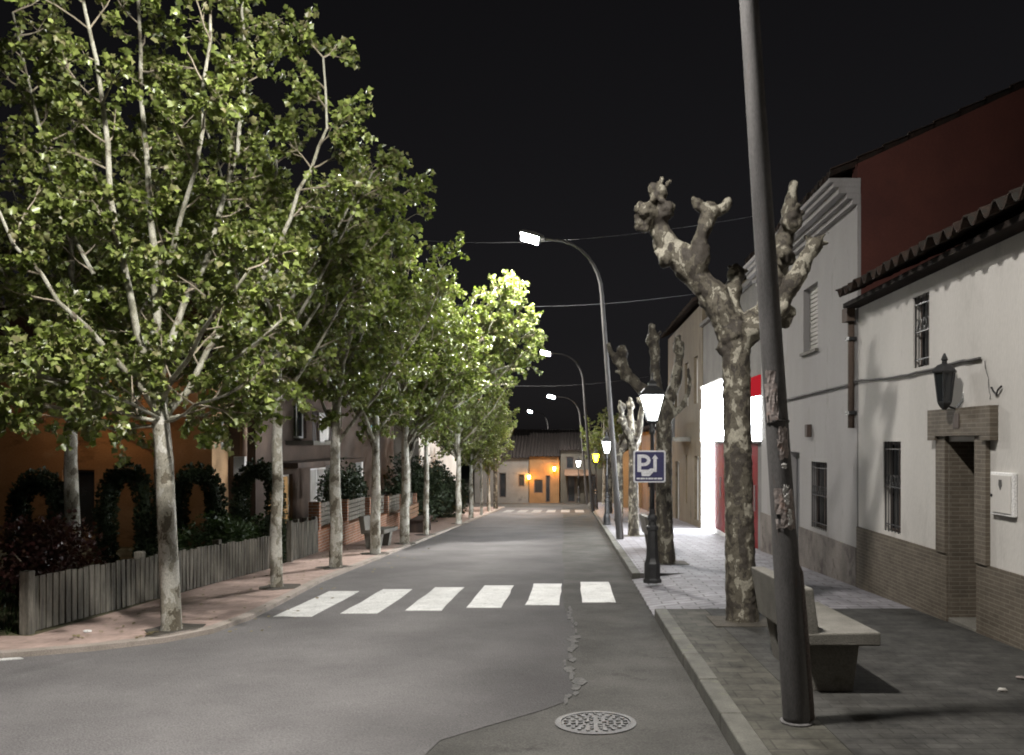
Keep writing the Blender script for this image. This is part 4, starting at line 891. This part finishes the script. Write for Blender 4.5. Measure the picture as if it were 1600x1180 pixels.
b = MB(); b.extr([(0, 0), (-1.1, -.35), (-1.1, -.42), (0, -.08)], (-.6, 62.2, -.35), (0, 1, 0), (0, 0, 1), (1.8, 0, 0)); b.build('awning', M['brown_wood'], e3)
def sconce(p, label, mat, n=(0, -1, 0), r=.11, reach=.4):
    t = thing('wall_lamp', p, label, 'wall lamp', 'sodium wall lamps'); o = Vector(p); nn = Vector(n)
    MB().tube([o - nn * .0, o + nn * .25 + Vector((0, 0, .1)), o + nn * reach + Vector((0, 0, .02))], .018, 6).build('arm', M['iron'], t)
    c_ = o + nn * reach; MB().lathe(c_, [(.05, -.3), (r, -.12), (r * .8, -.02), (.03, .0)], 8).build('lamp_glass', M[mat], t)
    MB().lathe(c_, [(r * 1.3, -.005), (r * .5, .06), (.02, .1)], 8).build('cap', M['iron'], t); return t
sconce((-3.2, 62.38, -.75), 'orange wall lamp glowing between the white and orange end houses', 'lamp_wall_sodium')
sconce((-1.35, 62.58, -.15), 'orange wall lamp over the dark door of the end house', 'lamp_wall_sodium')
# far hill with the lights of a town
b = MB(); g = random.Random(4)
nx = 60
for i in range(nx + 1):
    x = -420 + 840 * i / nx; h = 1.0 + 2.0 * math.sin(i * .35) + g.uniform(-.5, .5)
    b.v += [(x, 640, -8), (x, 700, h + 2), (x, 800, -8)]
for i in range(nx): 
    for k in (0, 1): b.f.append((i * 3 + k, i * 3 + k + 1, i * 3 + k + 4, i * 3 + k + 3))
struct(b, 'far_hill', M['terrain'])
b = MB()
for _ in range(46):
    px = g.choice([g.gauss(826, 6), g.gauss(868, 12), g.gauss(842, 22), g.gauss(894, 4)]); p = at(px, 686.5 + g.gauss(0, .8), 636); b.ball(p, g.uniform(.12, .4), 6, 4)
tag(b.build('town_lights', M['town']), 'tiny lights of a distant town along the horizon', 'town lights', kind='stuff')

# ------------------------------------------------------------------ left side: gardens and houses
# weathered picket fence
def picket(ya, yb, xa, xb, h, label, slat=.09, gap=.022, posts=True, g=random.Random(8), mat='fence_wood', nm='picket_fence'):
    t = thing(nm, ((xa + xb) / 2, (ya + yb) / 2, gz((ya + yb) / 2) + .045), label, 'fence', 'fences along the left pavement'); ln = math.hypot(xb - xa, yb - ya); n = int(ln / (slat + gap)); b = MB(); rz = math.atan2(yb - ya, xb - xa)
    P_ = lambda f: (xa + (xb - xa) * f, ya + (yb - ya) * f)
    for k in range(n):
        f = (k + .5) / n; x, y = P_(f); hh = h + g.uniform(-.015, .015); b.obox((x, y, gz(y) + .06 + hh / 2), slat * g.uniform(.9, 1.0), .02, hh, rz + g.uniform(-.02, .02), g.uniform(-.02, .02), g.uniform(-.015, .015))
    b.build('slats', M[mat], t)
    b = MB()
    for z in (.22, h - .1):
        p0, p1 = P_(0), P_(1); off = Vector((-math.sin(rz), math.cos(rz), 0)) * .032
        b.tube([Vector((p0[0], p0[1], gz(p0[1]) + .05 + z)) + off, Vector((p1[0], p1[1], gz(p1[1]) + .05 + z)) + off], .025, 4)
    b.build('rail', M[mat], t)
    for f in ([0, .33, .66, 1] if posts else []):
        x, y = P_(f); o_ = Vector((-math.sin(rz), math.cos(rz), 0)) * (.09 if f else 0); MB().obox((x + o_.x - (.07 * math.cos(rz) if not f else 0), y + o_.y - (.07 * math.sin(rz) if not f else 0), gz(y) + .05 + (h + .06) / 2), .11, .11, h + .1, rz).build('post', M[mat], t, bevel=.012)
    return t
picket(9.2, 16.2, -5.85, -5.6, .6, 'low weathered grey picket fence behind the nearest tree')
picket(17.2, 19.2, -5.7, -5.75, .75, 'short dark board fence between the garden bushes and the brick wall')
# brick wall with slatted top
bw = thing('garden_wall', (-5.85, 25, gz(25) + .05), 'low orange brick garden wall topped with pale slats', 'garden wall'); b = MB(); tp = MB(); g = random.Random(10); y = 19.3
while y < 31.4:
    e_ = min(y + 2.4, 31.6); z = gz(y + 1.2) + .05; b.box(-5.97, -5.77, y, e_, z - .4, z + .55); MB_ = tp
    for k in range(5): tp.box(-5.9, -5.86, y + .1, e_ - .1, z + .6 + k * .11, z + .69 + k * .11)
    MB().box(-5.99, -5.75, y - .001 if y > 19.4 else y, y + .14, z + .552, z + 1.2).build('pier', M['brick_red'], bw)
    y += 2.4
b.build('brickwork', M['brick_red'], bw); tp.build('slats', M['fence_wood'], bw)

def bush(name, c_, size, label, mat, n, seed, lsz=.06, cat='bush', stem=True, group=None):
    g = random.Random(seed); t = thing(name, (c_[0], c_[1], gz(c_[1]) + .04), label, cat, group); lv = Leaves(); o = ORG[t.name]; b = MB()
    blobs = [(Vector((g.uniform(-.6, .6) * size[0], g.uniform(-.6, .6) * size[1], size[2] * g.uniform(.35, .75))), g.uniform(.35, .55)) for _ in range(9)] + [(Vector((0, 0, size[2] * .5)), .7)]
    for k, (bc, r_) in enumerate(blobs): b.tube([o + Vector((g.uniform(-.1, .1), g.uniform(-.1, .1), -.05)), o + bc * .6, o + bc], [.02, .014, .006], 5)
    for _ in range(n):
        bc, r_ = g.choice(blobs); v = rv(g); q = g.uniform(.6, 1.05) ; p = bc + Vector((v.x * size[0] * r_, v.y * size[1] * r_, v.z * size[2] * r_)) * q
        if p.z < .02: p.z = g.uniform(.02, .2)
        lv.add(o + p, v + rv(g) * .7, Vector((0, 0, .5)) + v * .5 + rv(g) * .6, lsz * g.uniform(.7, 1.3))
    b.build('stems', M['twig'], t); lv.build('leaves', M[mat], t, False); return t
bush('red_bush', (-6.95, 11.6), (.9, .6, 1.0), 'dark red leaved bush behind the picket fence', 'leaf_red', 5200, 1)
bush('garden_bush', (-6.5, 15.6), (.8, .8, .9), 'dark green bush beside the right end of the picket fence', 'leaf_dark', 3500, 2)
bush('garden_bush', (-6.4, 18.0), (.6, .6, .8), 'small green bush behind the short board fence', 'leaf_dark', 2500, 3)
bush('garden_hedge', (-6.0, 33.5), (1.3, 2.2, 2.2), 'tall dark hedge beyond the brick garden wall', 'leaf_hedge', 9000, 4, .1, 'hedge')
bush('garden_hedge', (-5.6, 38.5), (.9, 2.0, 1.5), 'lower dark hedge beside the white gabled house', 'leaf_hedge', 5000, 5, .1, 'hedge')
bush('garden_bush', (-6.6, 24.5), (.7, 1.2, 1.9), 'dark bush behind the slatted brick wall', 'leaf_hedge', 5000, 6, .08)
# clipped evergreen arches
def arch(c_, w_, h_, th, label, seed, rz=0):
    g = random.Random(seed); t = thing('topiary_arch', (c_[0], c_[1], gz(c_[1]) + .045), label, 'topiary arch', 'clipped arches in the left garden'); o = ORG[t.name]; lv = Leaves(); b = MB()
    path = [Vector((-w_ / 2, 0, h_ * f)) for f in (0, .2, .4, .6)] + [Vector((-w_ / 2 * math.cos(R(a)), 0, h_ * .62 + h_ * .3 * math.sin(R(a)))) for a in range(10, 180, 20)] + [Vector((w_ / 2, 0, h_ * f)) for f in (.6, .4, .2, 0)]
    rot = Matrix.Rotation(rz, 3, 'Z'); path = [o + rot @ p for p in path]
    b.tube(path, [th * (1.0 if i in (0, len(path) - 1) else .8 + .15 * g.random()) * .72 for i in range(len(path))], 9, True, .12, g); b.build('core', M['leaf_hedge'], t)
    rs_ = resample(path, [th] * len(path), .05)
    for _ in range(4200):
        p, r_, tg = g.choice(rs_); v = rv(g); v = (v - tg * v.dot(tg)); v = v.normalized() if v.length > .05 else Vector((0, 1, 0))
        lv.add(p + v * th * g.uniform(.65, 1.05) + rv(g) * .03, v + rv(g) * .6 + Vector((0, 0, .3)), rv(g), .06 * g.uniform(.7, 1.3))
    lv.build('foliage', M['leaf_hedge'], t, False)
arch((-10.75, 14.6) , .7, 1.6, .15, 'dark clipped arch at the far left edge of the garden', 1)
arch((-9.65, 15.4), .74, 1.8, .17, 'clipped evergreen arch left of the leaning garden tree, lit orange behind', 2)
arch((-8.4, 16.0), .74, 1.95, .16, 'clipped evergreen arch between the leaning tree and nearest trunk', 3)
arch((-7.2, 16.3), .74, 1.95, .16, 'clipped evergreen arch just behind the nearest tree trunk', 4)
arch((-6.25, 16.9), .7, 2.05, .15, 'rightmost clipped arch standing above the picket fence', 5)
# ochre house lit by its own lamp
OH = thing('ochre_house', (-14, 21, gz(21)), 'ochre walled building glowing orange behind the clipped arches', 'house', 'buildings on the left side')
MB().wall(-24, -8.9, -2, 3.4, [(-12.6, -11.8, -.6, 1.0)], 21, 21.3, 'y').build('wall', M['plaster_ochre'], OH)
f = MB().wall(-12.6, -11.8, -.6, 1.0, [(-12.53, -11.87, -.53, .93)], 21.1, 21.15, 'y').build('window', M['dark_wood'], OH); MB().box(-12.53, -11.87, 21.12, 21.13, -.53, .93).build('pane', M['glass'], f)
MB().box(-9.2, -8.9, 21.3, 28, -2, 3.4).build('side_wall', M['plaster_ochre'], OH)
b = MB(); n = 70
for r_ in range(2):
    for k in range(n * 6 + 1): b.v.append((-24.1 + 15.4 * k / (n * 6), 20.5 + 4.2 * r_, 3.42 + 1.9 * r_ + .05 * math.cos(2 * math.pi * k / 6)))
for k in range(n * 6): b.f.append((k, k + 1, n * 6 + 2 + k, n * 6 + 1 + k))
ob = b.build('roof', M['roof_tile'], OH); q = ob.modifiers.new('s', 'SOLIDIFY'); q.thickness = .02
b = MB()
for x0, z0, x1, z1 in ((-12.4, 2.6, -10.2, 1.5), (-10.9, 3.3, -9.0, 2.2), (-14.8, 2.4, -13, 2.3)): b.extr([(x0, z0), (x1, z1), (x1, z1 - .14), (x0, z0 - .14)], (0, 20.94, 0), (1, 0, 0), (0, 0, 1), (0, .058, 0))
b.build('timber_brace', M['brown_wood'], OH)
sconce((-11.3, 20.98, 2.95), 'orange wall lamp on the ochre building, hidden among the leaves', 'lamp_garden_sodium', r=.1, reach=1.5)
# brown house with porch, balcony washing and lit windows
BH = row_house('brown_house', 'brown two storey house with porch behind the left tree trunks', 22, 39, -8.2, 4.6, 'plaster_brown',
    [(22.9, 24.9, -.75, .75, 'window_warm'), (26.6, 28.6, -.8, .85, 'shutter'), (30.3, 33.4, -1.4, .5, 'glass'), (34.6, 35.9, 1.7, 3.3, 'window_blue'), (25, 26.2, 1.8, 3.2, 'glass'), (29, 30.2, 1.8, 3.2, 'glass')], 1.8, 7, .4, group='buildings on the left side', flip=-1)
b = MB(); b.box(-8.2 + .001, -7.2, 22.3, 29.4, 1.0, 1.14); b.build('porch_roof', M['dark_wood'], BH)
for yy in (25.7, 29.2): MB().box(-7.42, -7.22, yy - .1, yy + .1, gz(yy) - .2, .998).build('porch_column', M['white_trim'], BH)
b = MB(); b.box(-8.199, -7.4, 24.3, 27.2, 1.6, 1.72); b.build('balcony_slab', M['concrete'], BH)
b = MB()
for k in range(15): b.tube([(-7.43, 24.35 + k * .2, 1.72), (-7.43, 24.35 + k * .2, 2.5)], .012, 5)
b.box(-7.45, -7.41, 24.32, 27.18, 2.5, 2.54); b.build('balcony_rail', M['iron'], BH)
b = MB(); n = 12
for j in range(7):
    for k in range(n + 1): b.v.append((-7.36 + .03 * math.sin(k * 1.3 + j * .2), 24.7 + 1.0 * k / n, 2.56 - .85 * j / 6 - .03 * math.sin(k * .5)))
for j in range(6):
    for k in range(n): b.f.append((j * (n + 1) + k, j * (n + 1) + k + 1, (j + 1) * (n + 1) + k + 1, (j + 1) * (n + 1) + k))
ob = b.build('hanging_sheet', M['cloth'], smooth=True); q = ob.modifiers.new('s', 'SOLIDIFY'); q.thickness = .008; tag(ob, 'white sheet hung over the balcony rail of the brown house', 'sheet')
WH = row_house('white_gabled_house', 'pale house half hidden by trees at the left end of the street', 42, 57, -7.6, 2.3, 'plaster_white', [(44, 45, -.6, .6, 'glass'), (49, 50, -.6, .6, 'glass')], 1.8, 8, .3, group='buildings on the left side', flip=-1)
up = thing('utility_post', (-7.6, 19.6, gz(19.6) + .04), 'slim wooden utility post carrying a pale meter box behind the garden', 'utility post'); o = ORG[up.name]
MB().tube([o + Vector((0, 0, -.1)), o + Vector((.02, 0, 2.6)), o + Vector((.03, 0, 4.6))], [.09, .08, .07], 10).build('post', M['brown_wood'], up, smooth=True)
MB().box(o.x - .13, o.x + .13, o.y - .22, o.y - .09, o.z + 1.75, o.z + 2.2).build('meter_box', M['white_trim'], up, bevel=.01)
# grass in the garden
g = random.Random(21); lv = Leaves(); gt = MB()
for _ in range(9000):
    y = g.uniform(9.1, 15); x = -5.95 - g.random() ** 1.3 * 6
    if x < -7 and y < 9.0 - (x + 7) * -.13: continue
    lv.add((x, y, gz(y) + .042), (g.uniform(-.4, .4), g.uniform(-.4, .4), 1), (g.uniform(-1, 1), g.uniform(-1, 1), .1), g.uniform(.04, .12))
tmp = MB().box(-7, -6.99, 10, 10.01, gz(10), gz(10) + .05); ORG['ROOT'] = Vector((0, 0, 0))
class _R: name = 'ROOT'
P_, D_ = lv, None
def loose(lv, name, mat):
    V = []; Fc = []
    for p, d, n, s_ in zip(lv.P, lv.D, lv.Nn, lv.S):
        p, d, n = Vector(p), Vector(d).normalized(), Vector(n).normalized(); u = d.cross(n); u = u.normalized() * s_ * .09; i = len(V); V += [p - u, p + u, p + d * s_]; Fc.append((i, i + 1, i + 2))
    b = MB(); b.v = [tuple(v) for v in V]; b.f = Fc; return b.build(name, mat)
tag(loose(lv, 'garden_grass', M['leaf_dark']), 'short grass in the dark garden behind the picket fence', 'grass', kind='stuff')

# ------------------------------------------------------------------ overhead wires
def span(a, b2, sag, label, r=.004):
    a, b2 = Vector(a), Vector(b2); pts = [a.lerp(b2, k / 24) - Vector((0, 0, sag * 4 * (k / 24) * (1 - k / 24))) for k in range(25)]
    tag(MB().tube(pts, r, 5).build('overhead_wire', M['wire']), label, 'wire', 'wires strung across the street')
span((4.35, 19.5, 6.9), (-8.4, 31, 9.4), .55, 'overhead wire crossing the street just above the glaring lamp')
span((4.3, 26, 6.3), (-8.4, 27, 6.6), .55, 'lower overhead wire meeting the curved lamp pole above the bright leaves')
span((4.3, 48.5, 5.4), (-8.0, 47, 5.2), .5, 'distant overhead wire strung low over the far crossing', .005)

g = random.Random(44); lv = Leaves()
for _ in range(260):
    y = 8.8 + 16 * g.random() ** 1.4; x = g.choice([g.uniform(-5.5, -4.1), g.uniform(-4.05, -3.4), g.uniform(-5.5, -4.6)])
    if y < 9.4: x = min(x, -4.5)
    lv.add((x, y, gz(y) + (.062 if x < -3.9 else .012)), (g.uniform(-1, 1), g.uniform(-1, 1), .08), (g.uniform(-.2, .2), g.uniform(-.2, .2), 1), g.uniform(.035, .07))
def leaf_sheet(lv, name, mat):
    b = MB()
    for p, d, n, s_ in zip(lv.P, lv.D, lv.Nn, lv.S):
        p, d, n = Vector(p), Vector(d).normalized(), Vector(n).normalized(); u = d.cross(n).normalized() * s_ * .4; b.add([p, p + d * s_ * .5 + u, p + d * s_, p + d * s_ * .5 - u], [(0, 1, 2, 3)])
    return b.build(name, mat)
tag(leaf_sheet(lv, 'fallen_leaves', M['leaf_dry']), 'small dry leaves fallen along the left pavement and its kerb', 'fallen leaves', kind='stuff')
# ------------------------------------------------------------------ litter
def crumple(p, r, label, mat='paper', cat='litter'):
    g = random.Random(int(p[0] * 77)); b = MB().ball((p[0], p[1], p[2] + r * .4), r, 7, 5, (1.3, .9, .5), .3, g); tag(b.build('paper_scrap', M[mat]), label, cat, 'litter on the pavements')
crumple((-5.25, 9.3 - .1, gz(9.2) + .05), .035, 'white paper scrap on the pink pavement near the picket fence', 'white_trim')
crumple((3.55, 6.75, gz(6.75) + .12), .028, 'pale paper scrap on the right pavement near the house wall')
crumple((3.2, 6.35, gz(6.35) + .12), .03, 'grey paper scrap lying left of the paler one on the right pavement', 'shutter')
